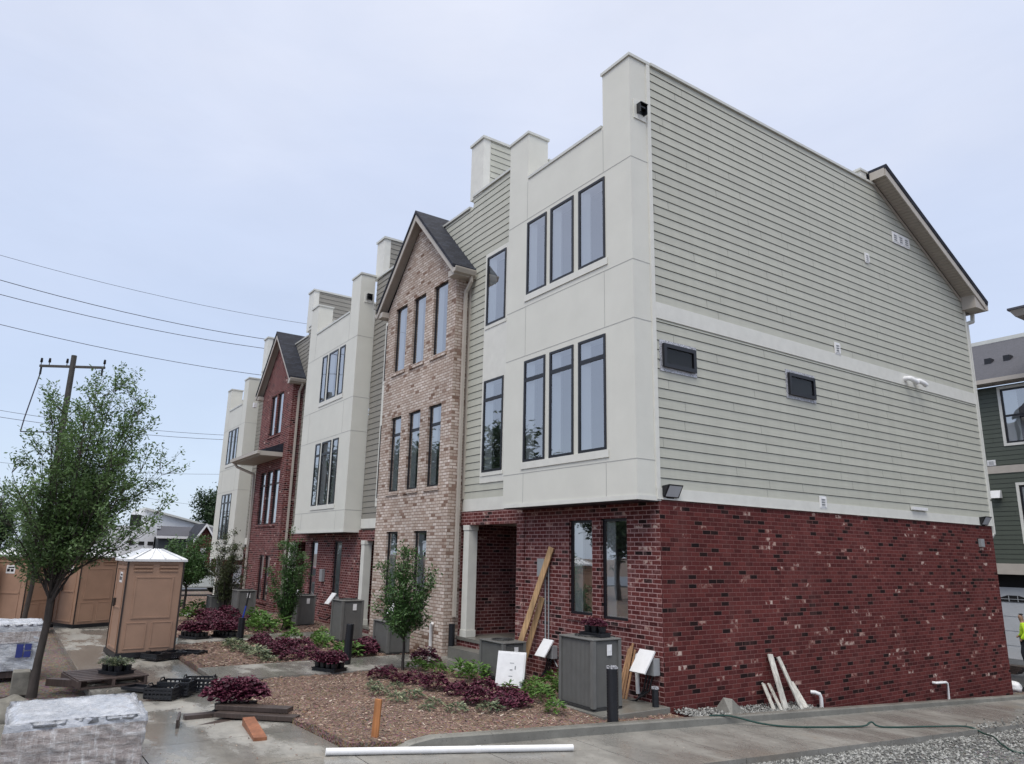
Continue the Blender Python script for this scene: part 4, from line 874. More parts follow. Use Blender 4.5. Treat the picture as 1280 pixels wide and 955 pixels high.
# ================================================================== porta potties
def make_porta(label, loc, rz, group=None):
    """door on local -X, louvred side panels on +-Y... near wall faces +X"""
    T = thing('porta_potty', label, 'portable toilet', loc, rz, group); hx, hy = .58, .58; H = 2.02
    mb = MB(); mb.box(-hx, hx, -hy, hy, .10, H); 
    for s in (-1, 1):   # raised panels on the +-X and +-Y walls
        for ax in (0, 1):
            def P(u0, u1, z0, z1, o0, o1):
                if ax == 0: mb.box(*(sorted((s * (hx + o0), s * (hx + o1)))), u0, u1, z0, z1)
                else: mb.box(u0, u1, *(sorted((s * (hy + o0), s * (hy + o1)))), z0, z1)
            if ax == 1 and s == -1: continue
            for a in ((-.40, .40, .80, .84), (-.40, .40, 1.66, 1.70), (-.40, -.36, .84, 1.66), (.36, .40, .84, 1.66)): P(*a, 0, .016)
            P(-.36, .36, .84, 1.66, 0, .008)
            for c0, c1 in ((-.48, -.05), (.05, .48)):
                for a in ((c0, c1, .70, .725), (c0, c1, .17, .195), (c0, c0 + .03, .195, .70), (c1 - .03, c1, .195, .70)): P(*a, 0, .014)
                P(c0 + .03, c1 - .03, .195, .70, 0, .006)
                for k in range(2): P(c0 + .03, c1 - .02, 1.80 + .08 * k, 1.835 + .08 * k, 0, .02)
    # door wall on -Y
    for a in ((-.42, .42, 1.0, 1.04), (-.42, .42, 1.85, 1.89), (-.42, -.38, .2, 1.85), (.38, .42, .2, 1.85), (-.42, .42, .16, .2)): mb.box(a[0], a[1], -hy - .016, -hy, a[2], a[3])
    mb.build('cabin', M['porta'], T, .008, world=False)
    for a in (-1, 1):
        for b in (-1, 1):
            mb = MB(); mb.box(min(a * hx, a * (hx + .016)), max(a * hx, a * (hx + .016)), b * hy - .018, b * hy + .018, .08, H); mb.build('corner_post', M['porta_seam'], T, world=False)
    mb = MB()
    for s in (-1, 1):
        for c in (-.265, .265):
            for k in range(2): mb.box(c - .20, c + .20, *(sorted((s * (hy + .001), s * (hy + .004)))), 1.84 + .08 * k, 1.875 + .08 * k); mb.box(*(sorted((s * (hx + .001), s * (hx + .004)))), c - .20, c + .20, 1.84 + .08 * k, 1.875 + .08 * k)
    mb.build('louvre', M['porta_dark'], T, world=False)
    mb = MB(); e = .06; r = .34
    mb.box(-hx - e, hx + e, -hy - e, hy + e, H, H + .05)
    for pa in ([(-hx - e, -hy - e), (hx + e, -hy - e), (r, -.12), (-r, -.12)], [(hx + e, -hy - e), (hx + e, hy + e), (r, .12), (r, -.12)], [(hx + e, hy + e), (-hx - e, hy + e), (-r, .12), (r, .12)], [(-hx - e, hy + e), (-hx - e, -hy - e), (-r, -.12), (-r, .12)]):
        mb.quad((*pa[0], H + .05), (*pa[1], H + .05), (*pa[2], H + .27), (*pa[3], H + .27))
    mb.quad((-r, -.12, H + .27), (r, -.12, H + .27), (r, .12, H + .27), (-r, .12, H + .27))
    for k in (-.4, -.13, .13, .4):
        for s in (-1, 1):
            mb.obox((k * 1.25, s * (hy + e - .01), H + .06), (k * .8, s * .14, H + .275), .03, .02)
            mb.obox((s * (hx + e - .01), k * 1.25, H + .06), (s * (r + .01), k * .28, H + .275), .03, .02)
    mb.build('roof', M['porta_roof'], T, world=False)
    part_ = MB(); part_.box(-.66, .66, -.62, .62, 0, .10); part_.build('skid', M['plastic_black'], T, world=False)
    mb = MB(); mb.box(-.30, -.22, -hy - .05, -hy, 1.02, 1.2); mb.build('door_latch', M['porta_seam'], T, world=False)
    mb = MB(); mb.box(-.12, .16, -hy - .006, -hy - .001, 1.55, 1.78); s_ = mb.build('door_sign', M['white'], T, world=False)
    mb = MB(); mb.box(-.09, .0, -hy - .008, -hy - .0065, 1.60, 1.68); mb.box(-.06, .13, -hy - .008, -hy - .0065, 1.70, 1.735); mb.box(.03, .12, -hy - .008, -hy - .0065, 1.60, 1.67); mb.build('sign_print', M['metal_dark'], s_, world=False)
    return T
pp = make_porta('tan porta potty with white roof standing alone on the sidewalk', (-10.20, -6.12, .03), .06)
for o in kids(pp): pass
dup(pp, (-17.6, -6.7, 0), math.radians(25), 'tan porta potty in the row behind, rightmost of that row')
dup(pp, (-17.3, -8.35, 0), math.radians(48), 'tan porta potty with a white sign on its door, seen behind the tree trunks')
dup(pp, (-17.0, -9.9, 0), math.radians(25), 'tan porta potty at the left edge of the photo beyond the wrapped pallet')

# ================================================================== wrapped pallets
def wrapmat(name, rows, st):
    g = G(name); v = g.obj(); sx = g.n('ShaderNodeSeparateXYZ'); g.l(v, sx.inputs[0])
    n1 = g.noise(g.scale(v, (1.2, 1.2, 4)), 3.5, 6, .7); n2 = g.noise(g.scale(v, (6, 6, 11)), 3, 6, .8); vs_ = g.noise(g.scale(v, (11, 11, 1.6)), 1.6, 5, .75); hs = g.noise(g.scale(v, (1.6, 1.6, 13)), 1.6, 5, .75)
    c = g.ramp(n1, [(.3, st[0]), (.5, st[1]), (.7, st[2])])
    if rows:
        bt = g.n('ShaderNodeTexBrick'); cb = g.n('ShaderNodeCombineXYZ'); g.l(g.math('ADD', sx.outputs[0], sx.outputs[1]), cb.inputs[0]); g.l(sx.outputs[2], cb.inputs[1]); g.l(cb.outputs[0], bt.inputs[0]); bt.inputs['Scale'].default_value = 1
        bt.inputs['Brick Width'].default_value = .21; bt.inputs['Row Height'].default_value = .078; bt.inputs['Mortar Size'].default_value = .006; bt.inputs['Mortar Smooth'].default_value = .6
        bt.inputs['Color1'].default_value = (.34, .255, .235, 1); bt.inputs['Color2'].default_value = (.46, .40, .39, 1); bt.inputs['Mortar'].default_value = (.16, .13, .13, 1)
        c = g.mix(.38, c, bt.outputs[0])
    c = g.mix(g.ramp(vs_, [(.5, 0.0), (.66, .75)]), c, st[2]); c = g.mix(g.ramp(hs, [(.52, 0.0), (.68, .8)]), c, st[2]); c = g.mix(g.ramp(n2, [(.2, .45), (.42, 0.0)]), c, st[0])  # white streaks put the film's highlights into the colour
    g.base(c); g.rough(g.ramp(n2, [(.3, .14), (.7, .42)])); g.p.inputs['Coat Weight'].default_value = .5; g.p.inputs['Coat Roughness'].default_value = .12
    g.bump(g.math('ADD', g.math('ADD', n2, g.math('MULTIPLY', vs_, .5)), g.math('MULTIPLY', hs, .5)), .9, .04); return g.mat
M['wrap_side'] = wrapmat('stretch_wrap', 1, [(.25, .21, .205), (.50, .46, .45), (.86, .86, .88)])
M['wrap_top'] = wrapmat('wrap_top', 0, [(.36, .39, .46), (.56, .59, .66), (.74, .76, .82)])
M['wrap_white'] = wrapmat('wrap_white', 0, [(.46, .49, .55), (.60, .63, .68), (.72, .74, .78)])
M['ink'] = simple('blue_ink', (.03, .045, .22), .5, .1, 6)
def wrapped(label, x0, x1, y0, y1, z0, z1, side, seed, rz=0, lift=.12):
    rd = random.Random(seed); cx_, cy_ = (x0 + x1) / 2, (y0 + y1) / 2; T = thing('wrapped_pallet', label, 'pallet', (cx_, cy_, z0), rz); hx, hy, h = (x1 - x0) / 2, (y1 - y0) / 2, z1 - z0
    bm = bmesh.new(); n = 34
    bmesh.ops.create_cube(bm, size=1); bmesh.ops.subdivide_edges(bm, edges=bm.edges[:], cuts=n, use_grid_fill=True)
    for v in bm.verts:
        p = v.co.copy(); q = Vector((p.x * 2 * hx, p.y * 2 * hy, (p.z + .5) * (h - lift) + lift))
        bulge = .026 * noise.noise((q.x * 4 + seed, q.y * 4, q.z * 7)) - .030 * abs(noise.noise(((q.x + q.y) * 5 + q.z * 6, seed, q.z * 9 - (q.x - q.y) * 3))) + .010 * noise.noise((q.x * 14, q.y * 14 + seed, q.z * 22))
        nx = Vector((p.x if abs(p.x) > .49 else 0, p.y if abs(p.y) > .49 else 0, p.z if p.z > .49 else 0))
        if nx.length: q += nx.normalized() * bulge
        e = max(abs(p.x), abs(p.y)) * 2
        if p.z > .49: q.z -= .055 * max(0, e - .86) / .14 + .014 * noise.noise((q.x * 5 + q.y * 9, q.y * 5 - q.x * 9, seed)) + .010 * abs(noise.noise((q.x * 16, q.y * 4, seed)))
        v.co = q
    me = bpy.data.meshes.new('wrapped_load'); bm.to_mesh(me); bm.free(); me.materials.append(side); me.materials.append(M['wrap_top'])
    for p in me.polygons: p.use_smooth = True; p.material_index = 1 if p.center.z > h - .085 else 0
    o = bpy.data.objects.new('wrapped_load', me); C.objects.link(o); o.parent = T
    mb = MB()
    for k in range(3): mb.box(-hx + .06 + k * (hx - .09), -hx + .12 + k * (hx - .09), -hy + .05, hy - .05, 0, .10)
    for k in range(7): mb.box(-hx + .05, hx - .05, lerp(-hy + .05, hy - .15, k / 6), lerp(-hy + .05, hy - .15, k / 6) + .09, .101, .12)
    mb.build('base_pallet', M['wood_pallet'], T, world=False); return T, hx, hy, h
wp1, hx1, hy1, h1 = wrapped('pallet of pavers in cloudy shrink wrap with a white top, in the near foreground', -1.18, .06, -8.72, -7.50, walkz(-.5, -8) + .0, .74, M['wrap_side'], 3, math.radians(-2), .015)
wp2, hx, hy, h = wrapped('pallet in white shrink wrap with a blue printed emblem, left of the tree trunk', -9.6, -8.35, -9.35, -8.12, -.06, .92, M['wrap_white'], 9)
mb = MB(); fP = lambda u, z: (hx + .028, u, z)
def ink(u0, u1, z0, z1): mb.box(hx + .024, hx + .030, u0, u1, z0, z1)
ink(.22, .33, .36, .60); ink(.35, .46, .49, .60); ink(.35, .46, .36, .47)
mb.build('printed_emblem', M['ink'], wp2, world=False)
mb = MB(); mb.box(-.62, .632, -.63, .63, .62, .82); mb.build('wrap_band', M['wrap_side'], wp2, world=False)

# ================================================================== loose site objects
def obj(name, label, cat, mat, fn, group=None, bevel=0):
    mb = MB(); fn(mb); return tag(mb.build(name, mat, None, bevel), label, cat, group)
# wood pallet with tray of green plants
WP = thing('wood_pallet', 'weathered wooden pallet lying flat on the sidewalk edge', 'pallet', (-6.75, -7.15, 0), math.radians(8))
mb = MB()
for k in range(7): mb.box(-.62 + k * .185, -.62 + k * .185 + .13, -.55, .55, .135, .155)
mb.build('deck_board', M['wood_pallet'], WP, .003, world=False)
mb = MB()
for k in (-.55, -.02, .5): mb.box(-.62, .62, k - .02, k + .03, .03, .134)
mb.build('stringer', M['wood_pallet'], WP, world=False)
mb = MB()
for k in (-.6, -.05, .5): mb.box(k, k + .13, -.55, .55, .01, .029)
mb.build('bottom_board', M['wood_pallet'], WP, world=False)
def tray(loc, rz, label, w_=.55, d=.30, h=.06, pots=True, group=None):
    T = thing('plant_tray', label, 'plant tray', loc, rz, group); mb = MB()
    mb.box(-w_ / 2, w_ / 2, -d / 2, d / 2, 0, .012)
    for a in ((-w_ / 2, w_ / 2, -d / 2, -d / 2 + .01), (-w_ / 2, w_ / 2, d / 2 - .01, d / 2), (-w_ / 2, -w_ / 2 + .01, -d / 2 + .01, d / 2 - .01), (w_ / 2 - .01, w_ / 2, -d / 2 + .01, d / 2 - .01)): mb.box(*a, .012, h)
    mb.box(-w_ / 2 - .012, w_ / 2 + .012, -d / 2 - .012, -d / 2, h - .014, h); mb.box(-w_ / 2 - .012, w_ / 2 + .012, d / 2, d / 2 + .012, h - .014, h)
    mb.build('tray_body', M['plastic_black'], T, world=False)
    if pots:
        nx, ny = max(1, round(w_ / .16)), max(1, round(d / .15))
        for i in range(nx):
            for j in range(ny):
                mb = MB(); px, py = lerp(-w_ / 2 + .08, w_ / 2 - .08, i / max(1, nx - 1)), lerp(-d / 2 + .075, d / 2 - .075, j / max(1, ny - 1)) if ny > 1 else 0
                mb.tube([(px, py, .013), (px, py, .15)], [.052, .068], 10); mb.build('pot', M['plastic_black'], T, world=False)
    return T
def in_tray(T, meshes, name, label, group, n, sc, z=.13, sx=.4, sy=.18):
    for k in range(n):
        a = T.rotation_euler.z; u = lerp(-sx / 2, sx / 2, (k + .5) / n); v = (k % 2 - .5) * sy
        p = T.location + Vector((u * math.cos(a) - v * math.sin(a), u * math.sin(a) + v * math.cos(a), z))
        o = bpy.data.objects.new(name, prd.choice(meshes)); C.objects.link(o); o.location = p; o.rotation_euler = (0, 0, prd.uniform(0, 6)); o.scale = (sc,) * 3; tag(o, label, 'plant', group)
t = tray((-6.62, -7.0, .156), .5, 'black tray of pots with small green plants on the wooden pallet', .5, .34); in_tray(t, P_var, 'green_plant', 'grey green potted plant in the tray on the wooden pallet', 'potted plants on the pallet', 5, .75)
t = tray((-.48, -1.02, 1.135), .1, 'black tray of pots on top of the tall corner air conditioner', .46, .22); in_tray(t, P_bur, 'burgundy_plant', 'small burgundy plant in the tray on top of the air conditioner', 'plants on the air conditioner', 3, .48, .14, .34, .06)
t = tray((-5.75, -3.35, .078), math.radians(25), 'black tray of burgundy plants set on the concrete path', .6, .34); in_tray(t, P_bur, 'burgundy_plant', 'burgundy plant in the tray on the concrete path', 'plants in the path tray', 5, .85)
for x, y, z, rz, nm in ((-12.3, -4.55, .08, .4, 'left'), (-12.2, -3.75, .08, .5, 'right')):
    t = tray((x, y, z), rz, {'left': 'black tray of burgundy plants nearer the near porta potty', 'right': 'black tray of burgundy plants nearer the blue handled shovel'}[nm], .75, .4)
    in_tray(t, P_bur, 'burgundy_plant', {'left': 'burgundy plant in the tray nearer the porta potty', 'right': 'burgundy plant in the tray nearer the shovel'}[nm], 'plants in the %s far tray' % nm, 6, 1.05)
# planks with a pot of burgundy plants
def planks(name, label, a, b, w_=.14, th=.04, mat='wood_wet', roll=(0, 0, 1), group=None, cat='board'):
    return obj(name, label, cat, M[mat], lambda m: m.obox(a, b, w_, th, roll), group, .004)
zc = .07
planks('board', 'dark wet board lying lowest at the left end of the plank heap', (-1.75, -6.80, zc + .03), (-2.35, -5.75, zc + .03), .14, .05)
planks('board', 'dark wet board resting across the back of the plank heap', (-2.55, -6.62, zc + .05), (-2.5, -5.4, zc + .05), .15, .06)
planks('board', 'short dark upright board at the left end of the plank heap', (-2.35, -6.72, zc + .09), (-1.85, -6.84, zc + .09), .03, .15)
planks('board', 'dark wet board on top of the plank heap under the burgundy pot', (-2.45, -6.2, zc + .17), (-1.75, -5.42, zc + .17), .2, .06)
planks('board', 'dark wet board in the middle of the plank heap', (-2.3, -6.25, zc + .105), (-1.5, -5.40, zc + .105), .18, .06)
planks('board', 'dark wet board at the right bottom of the plank heap', (-1.9, -6.0, zc + .04), (-1.7, -5.2, zc + .04), .15, .06)
planks('board', 'short reddish brown board pointing towards the viewer from the plank heap', (-1.60, -6.02, zc + .11), (-.42, -6.20, zc + .12), .15, .11, 'wood_end')
t = tray((-2.70, -5.90, .075), math.radians(60), 'black pot tray full of burgundy plants behind the plank heap', .58, .32); in_tray(t, P_bur, 'burgundy_plant', 'large burgundy plant in the tray behind the plank heap', 'plants behind the plank heap', 7, 1.1, .17, .42, .2)
# black crates
def crate(loc, rz, label, w_=.5, d=.34, h=.2, tilt=0):
    T = thing('plastic_crate', label, 'crate', loc, rz); T.rotation_euler = (tilt, 0, rz); mb = MB(); mb.box(-w_ / 2, w_ / 2, -d / 2, d / 2, 0, .012); mb.build('crate_floor', M['plastic_black'], T, world=False)
    mb = MB(); n = 7
    for s in (-1, 1):
        for k in range(n + 1):
            u = lerp(-w_ / 2, w_ / 2, k / n); mb.box(u - .012, u + .012, s * d / 2 - .006, s * d / 2 + .006, .012, h); v = lerp(-d / 2, d / 2, k / n); mb.box(s * w_ / 2 - .006, s * w_ / 2 + .006, v - .010, v + .010, .012, h)
        for z in (.03, .09, h - .02): mb.box(-w_ / 2 - .008, w_ / 2 + .008, s * d / 2 - .009, s * d / 2 + .009, z, z + .03); mb.box(s * w_ / 2 - .009, s * w_ / 2 + .009, -d / 2, d / 2, z, z + .03)
        mb.tube([(s * w_ / 2, -.1, h), (s * w_ / 2, -.05, h + .05), (s * w_ / 2, .05, h + .05), (s * w_ / 2, .1, h)], .011, 6)
    mb.build('crate_side', M['plastic_black'], T, world=False); return T
crate((-4.85, -6.3, .03), 1.0, 'black slatted plastic crate lying on the wet sidewalk, largest of the black ones')
crate((-4.6, -6.55, .03), .9, 'black plastic crate at the front of the crate pile', .45, .3, .16)
crate((-5.1, -5.9, .03), 1.1, 'black plastic crate at the right of the crate pile', .48, .34, .18)
tray((-5.55, -6.75, .03), .6, 'empty black tray lying flat between the wooden pallet and the crates', .5, .3, .05, False)
def potstack(m):
    for k in range(7): m.tube([(-4.82 + .0 * k, -5.62 + .06 * k, .13), (-4.82, -5.55 + .06 * k, .13)], [.09, .10], 12)
obj('pot_stack', 'stack of black nursery pots lying beside the crates', 'pots', M['plastic_black'], potstack)
for k, (x, y) in enumerate([(-9.3, -5.55), (-9.15, -5.95), (-9.2, -5.2)]): crate((x, y, .03), .2 + .3 * k, ['black crate squashed flat at the near porta potty foot, right one', 'black crate at the near porta potty foot, nearest the viewer', 'black crate at the near porta potty foot, rearmost'][k], .5, .34, .09)
# black tubes
def corrug(loc, r, h, label, lean=(0, 0), ins=False):
    T = thing('drain_tube', label, 'tube', loc); mb = MB(); n = int(h / .02); pts = []; rs = []
    for i in range(n + 1): z = h * i / n; pts.append((lean[0] * z, lean[1] * z, z)); rs.append(r if i % 2 else r * .91)
    mb.tube(pts, rs, 14); mb.build('tube_wall', M['plastic_black'], T, world=False)
    if ins:
        mb = MB()
        rd = random.Random(4)
        for k in range(60): a = rd.uniform(0, 6.28); q = rd.uniform(0, r * .95); mb.box(math.cos(a) * q - .012, math.cos(a) * q + .012, math.sin(a) * q - .012, math.sin(a) * q + .012, h, h + rd.uniform(.01, .04))
        mb.build('foil_cap', M['flashing'], T, world=False)
    return T
corrug((.47, -1.52, .05), .085, .76, 'upright black corrugated tube at the kerb beside the tall air conditioner', (-.01, 0), True)
corrug((.02, -.22, .0), .055, .36, 'short black tube with a silver top at the brick corner', (-.02, .02), True)
for k, z in enumerate((0,)): corrug((-6.35, -2.75, .08), .085, .80, 'stack of black pots standing upright on the concrete path', (.03, .02))
corrug((-10.9, -3.75, .05), .085, .62, 'black upright tube beside the blue handled shovel', (0, 0))
SH = thing('shovel', 'blue handled shovel leaning upright in the far mulch bed', 'shovel', (-11.0, -3.78, .05))
mb = MB(); mb.tube([(0, 0, .2), (.02, .12, .9)], .022, 8); mb.build('blue_handle', M['plastic_blue'], SH, world=False)
mb = MB(); mb.tube([(.02, .12, .9), (.028, .17, 1.25)], .024, 8); mb.build('grip', M['metal_dark'], SH, world=False)
mb = MB(); mb.hexa([(-.1, -.02, .24), (.1, -.02, .24), (.06, -.03, -.05), (-.06, -.03, -.05)], [(-.1, .0, .24), (.1, .0, .24), (.06, -.01, -.05), (-.06, -.01, -.05)]); mb.build('blade', M['metal_dark'], SH, world=False)
# stake, pipe, foam lid, lumber
obj('wooden_stake', 'orange brown wooden stake standing in the mulch by the kerb end', 'stake', M['wood_stake'], lambda m: m.obox((.25, -5.08, -.1), (.27, -5.05, .67), .085, .035, (.6, -.8, 0)), None, .003)
def pvc(m):
    a, b = Vector((.62, -5.80, .262)), Vector((1.33, -2.95, .113)); m.tube([a, b], .038, 14); m.tube([a.lerp(b, .58), a.lerp(b, .60)], .041, 14)
obj('white_pipe', 'long white plastic pipe lying on the concrete along the kerb', 'pipe', M['white'], pvc)
FL = thing('foam_lid', 'white moulded foam panel leaning against the low air conditioner', 'foam panel', (-2.55, -1.25, .08))
Mfl = Matrix.Rotation(math.radians(35), 4, 'Z') @ Matrix.Rotation(math.radians(-14), 4, 'X')
def flb(x0, x1, y0, y1, z0, z1):
    mb.hexa(*[[Mfl @ Vector(p) for p in q] for q in ([(x0, y0, z0), (x1, y0, z0), (x1, y1, z0), (x0, y1, z0)], [(x0, y0, z1), (x1, y0, z1), (x1, y1, z1), (x0, y1, z1)])])
mb = MB(); flb(-.27, .27, 0, .04, 0, .60); flb(-.25, .25, -.010, -.001, .03, .57); mb.build('foam_board', M['white'], FL, .008, world=False)
mb = MB()
for a in ((-.02, .06, .40, .41), (-.01, .04, .28, .30), (-.02, .05, .18, .19), (.08, .10, .30, .36)): flb(a[0], a[1], -.014, -.0105, a[2], a[3])
mb.build('moulded_print', M['grey_box'], FL, world=False)
planks('lumber', 'long pale board leaning against the red brick beside the entrance', (-3.72, -.42, .08), (-2.90, -.05, 2.52), .115, .05, 'wood_new', (.5, -1, 0), None, 'lumber')
planks('lumber', 'second pale board leaning flat behind the long one at the entrance brick', (-3.66, -.22, .08), (-3.22, -.025, 1.55), .12, .03, 'wood_new', (.5, -1, 0), None, 'lumber')
for k in range(4):
    planks('trim_strip', 'thin orange wood strip leaning on the brick between air conditioner and white lid box', (-.84 + .06 * k, -.24 + .01 * k, .1), (-.76 + .05 * k, -.03, .86 + .05 * (k % 3)), .04, .02, 'wood_trim', (0, 1, 0), 'wood strips leaning at the brick corner', 'wood strip')
SB = [((.38, 2.56, -.16), (.04, 2.65, .72), 'longest primed white board, leaning left on the side wall', .13), ((.38, 3.0, -.18), (.04, 2.88, .66), 'long thin primed board leaning in the middle of the group on the side wall', .08), ((.40, 3.12, -.19), (.06, 3.17, .22), 'short primed white board at the right of the leaning group', .14), ((.38, 2.24, -.14), (.04, 2.42, .24), 'short primed white board at the left of the leaning group', .09), ((.39, 2.42, -.15), (.05, 2.56, .23), 'narrow short primed board between the long and the short left ones', .07)]
for a, b, lb, w_ in SB: planks('primed_board', lb, a, b, w_, .03, 'primed', (1, 0, 0), None, 'board')
obj('rubble', 'grey rubble chunk on the gravel at the foot of the side wall', 'rock', M['curb'], lambda m: m.add([(.12, .95, -.1), (.5, 1.0, -.1), (.45, 1.45, -.12), (.15, 1.4, -.12), (.25, 1.1, .16), (.33, 1.22, .14)], [(0, 1, 4), (1, 2, 5, 4), (2, 3, 5), (3, 0, 4, 5)]))
# hose
hp = [(.6, .35, .02), (.72, .7, .0), (1.0, 1.1, -.10), (1.25, 1.6, -.15), (1.55, 2.6, -.195), (1.60, 2.9, -.20), (1.62, 3.05, -.16), (1.72, 3.2, -.23), (2.0, 4.2, -.275), (2.22, 4.9, -.31), (2.45, 4.95, -.38), (2.75, 4.6, -.33), (3.1, 4.1, -.33), (3.4, 4.0, -.36), (4.0, 4.8, -.37), (5, 6, -.42)]
HP = []
for i in range(len(hp) - 1):
    p0, p1, p2, p3 = (Vector(hp[max(0, min(len(hp) - 1, j))]) for j in (i - 1, i, i + 1, i + 2))
    for k in range(6):
        u = k / 6; HP.append(.5 * ((2 * p1) + (p2 - p0) * u + (2 * p0 - 5 * p1 + 4 * p2 - p3) * u * u + (3 * p1 - p0 - 3 * p2 + p3) * u ** 3))
obj('garden_hose', 'dark green hose lying across the concrete alley', 'hose', M['hose'], lambda m: m.tube(HP, .014, 8))
# things round the tree foot
def rock(loc, r, label, seed, name='boulder', cat='rock', mat='rockm'):
    bm = bmesh.new(); bmesh.ops.create_icosphere(bm, subdivisions=3, radius=r)
    for v in bm.verts: v.co *= 1 + .22 * noise.noise(v.co * (2.2 / r) + Vector((seed, 0, 0))); v.co.z *= .75
    me = bpy.data.meshes.new(name); bm.to_mesh(me); bm.free(); me.materials.append(M[mat]); me.polygons.foreach_set('use_smooth', [True] * len(me.polygons))
    o = bpy.data.objects.new(name, me); C.objects.link(o); o.location = loc; tag(o, label, cat)
M['rockm'] = simple('rock', (.20, .19, .165), .85, .3, 7, bump=.5, bsc=18)
rock((-4.0, -8.62, .1), .3, 'rounded grey boulder at the left photo edge behind the near wrapped pallet', 2)
obj('timber', 'dark timber beam lying at the tree foot', 'beam', M['wood_pallet'], lambda m: m.obox((-6.9, -8.0, .05), (-6.4, -7.5, .05), .14, .12), None, .004)
obj('timber', 'dark timber beam lying on the mud left of the tree foot', 'beam', M['wood_pallet'], lambda m: m.obox((-6.2, -9.3, .0), (-5.7, -8.6, .0), .14, .12), None, .004)
obj('concrete_block', 'greenish grey concrete block beside the tree foot', 'block', M['rockm'], lambda m: m.box(-6.95, -6.6, -8.55, -8.3, -.1, .28), None, .015)

# ================================================================== utility pole and wires
UP_ = thing('utility_pole', 'wooden utility pole with crossarm rising behind the leafy tree', 'utility pole', (-34.2, -7.4, 0))
mb = MB(); mb.tube([(0, 0, -.5), (0, 0, 11.95)], [.19, .13], 10); mb.build('pole_shaft', M['pole'], UP_, world=False)
ax = Vector((.62, 1.0, 0)).normalized() * 1.65; cz = 11.35
mb = MB(); mb.obox((-ax.x, -ax.y, cz), (ax.x, ax.y, cz), .10, .12); mb.build('crossarm', M['pole'], UP_, world=False)
for t in (-.97, -.72, .72 - .9, .97):
    mb = MB(); p = ax * t; mb.tube([(p.x, p.y, cz + .05), (p.x, p.y, cz + .18), (p.x, p.y, cz + .2), (p.x, p.y, cz + .42)], [.02, .02, .065, .05], 8); mb.build('insulator', M['metal_dark'], UP_, world=False)
for t in (-.95, .93):
    mb = MB(); p = ax * t; mb.tube([(p.x, p.y, cz - .05), (p.x, p.y, cz - .45)], .05, 8); mb.build('fuse_cutout', M['metal_dark'], UP_, world=False)
mb = MB(); p = ax * -.95; mb.tube([(p.x, p.y, cz - .4), (p.x * 1.25, p.y * 1.25, 8.6), (p.x * 1.3, p.y * 1.3, 7.9)], .03, 6); mb.obox((p.x * 1.3, p.y * 1.3, 7.9), (0, 0, 7.9), .05, .05); mb.build('service_drop', M['wire'], UP_, world=False)
def wire(a, b, r, label, group=None):
    def fn(m):
        pts = []
        for k in range(13): u = k / 12; q = Vector(a).lerp(Vector(b), u); q.z -= 4 * u * (1 - u) * .5; pts.append(q)
        m.tube(pts, r, 5, False)
    obj('power_line', label, 'wire', M['wire'], fn, group)
WIRES = [
    ((-37.88, -13.63, 18.0), (-39.89, 8.54, 18.0), 0.016, 'thin topmost power line'),
    ((-39.06, -13.53, 17.0), (-42.11, 7.03, 17.0), 0.028, 'power line second from the top'),
    ((-42.05, -13.67, 17.0), (-44.52, 7.85, 17.0), 0.028, 'power line third from the top'),
    ((-49.23, -14.0, 17.0), (-53.54, 10.2, 17.0), 0.03, 'lowest of the four upper power lines'),
    ((-54.99, -13.47, 12.0), (-55.91, 8.56, 12.0), 0.022, 'upper line of the close pair crossing behind the pole'),
    ((-58.55, -13.64, 12.0), (-58.63, 9.34, 12.0), 0.026, 'lower line of the close pair crossing behind the pole'),
    ((-64.11, -13.42, 9.0), (-58.48, 9.59, 9.0), 0.018, 'single thin line below the close pair'),
    ((-81.67, 0.71, 8.0), (-97.87, 20.96, 8.0), 0.02, 'short line above the white building')]
for a, b, r, lb in WIRES: wire(a, b, r * .75, lb)

# ================================================================== buildings in the distance, left
def simple_house(name, label, fn): 
    T = thing(name, label, 'building', (0, 0, 0)); fn(T); return T
M['grey_wall'] = simple('dark_grey_wall', (.055, .065, .075), .7, .1, 2)
M['lawn'] = simple('lawn', (.06, .12, .035), .9, .3, 20)
def fA(T):
    def w_(m):
        m.box(-80, -70, -3.5, 2.95, -1, 4.05); m.box(-70.4, -69.99, -3.9, 3.4, 4.06, 4.22)
        m.prism([(-73, 2.0, -1), (-73, 10.5, -1), (-73, 10.5, 3.95), (-73, 2.3, 5.95), (-73, 2.0, 5.9)], (-8, 0, 0))
    part('wall', M['roof_white'], T, w_)
    part('roof', M['coping'], T, lambda m: m.prism([(-72.6, 2.2, 5.96), (-72.6, 10.8, 3.9), (-72.6, 10.8, 4.1), (-72.6, 2.2, 6.15)], (-9, 0, 0)))
    for y in (.8, 1.62, 2.42):
        part('window', M['dark'], T, lambda m: m.box(-69.99, -69.95, y, y + .5, 2.47, 2.80))
    part('wide_window', M['dark'], T, lambda m: m.box(-69.99, -69.95, 1.9, 2.6, 1.85, 2.05)); part('corner_window', M['dark'], T, lambda m: m.box(-73.0, -72.95, 1.0, 1.99, 4.3, 5.4))
simple_house('building', 'modern white building with a shed roof and three small dark windows, far left', fA)
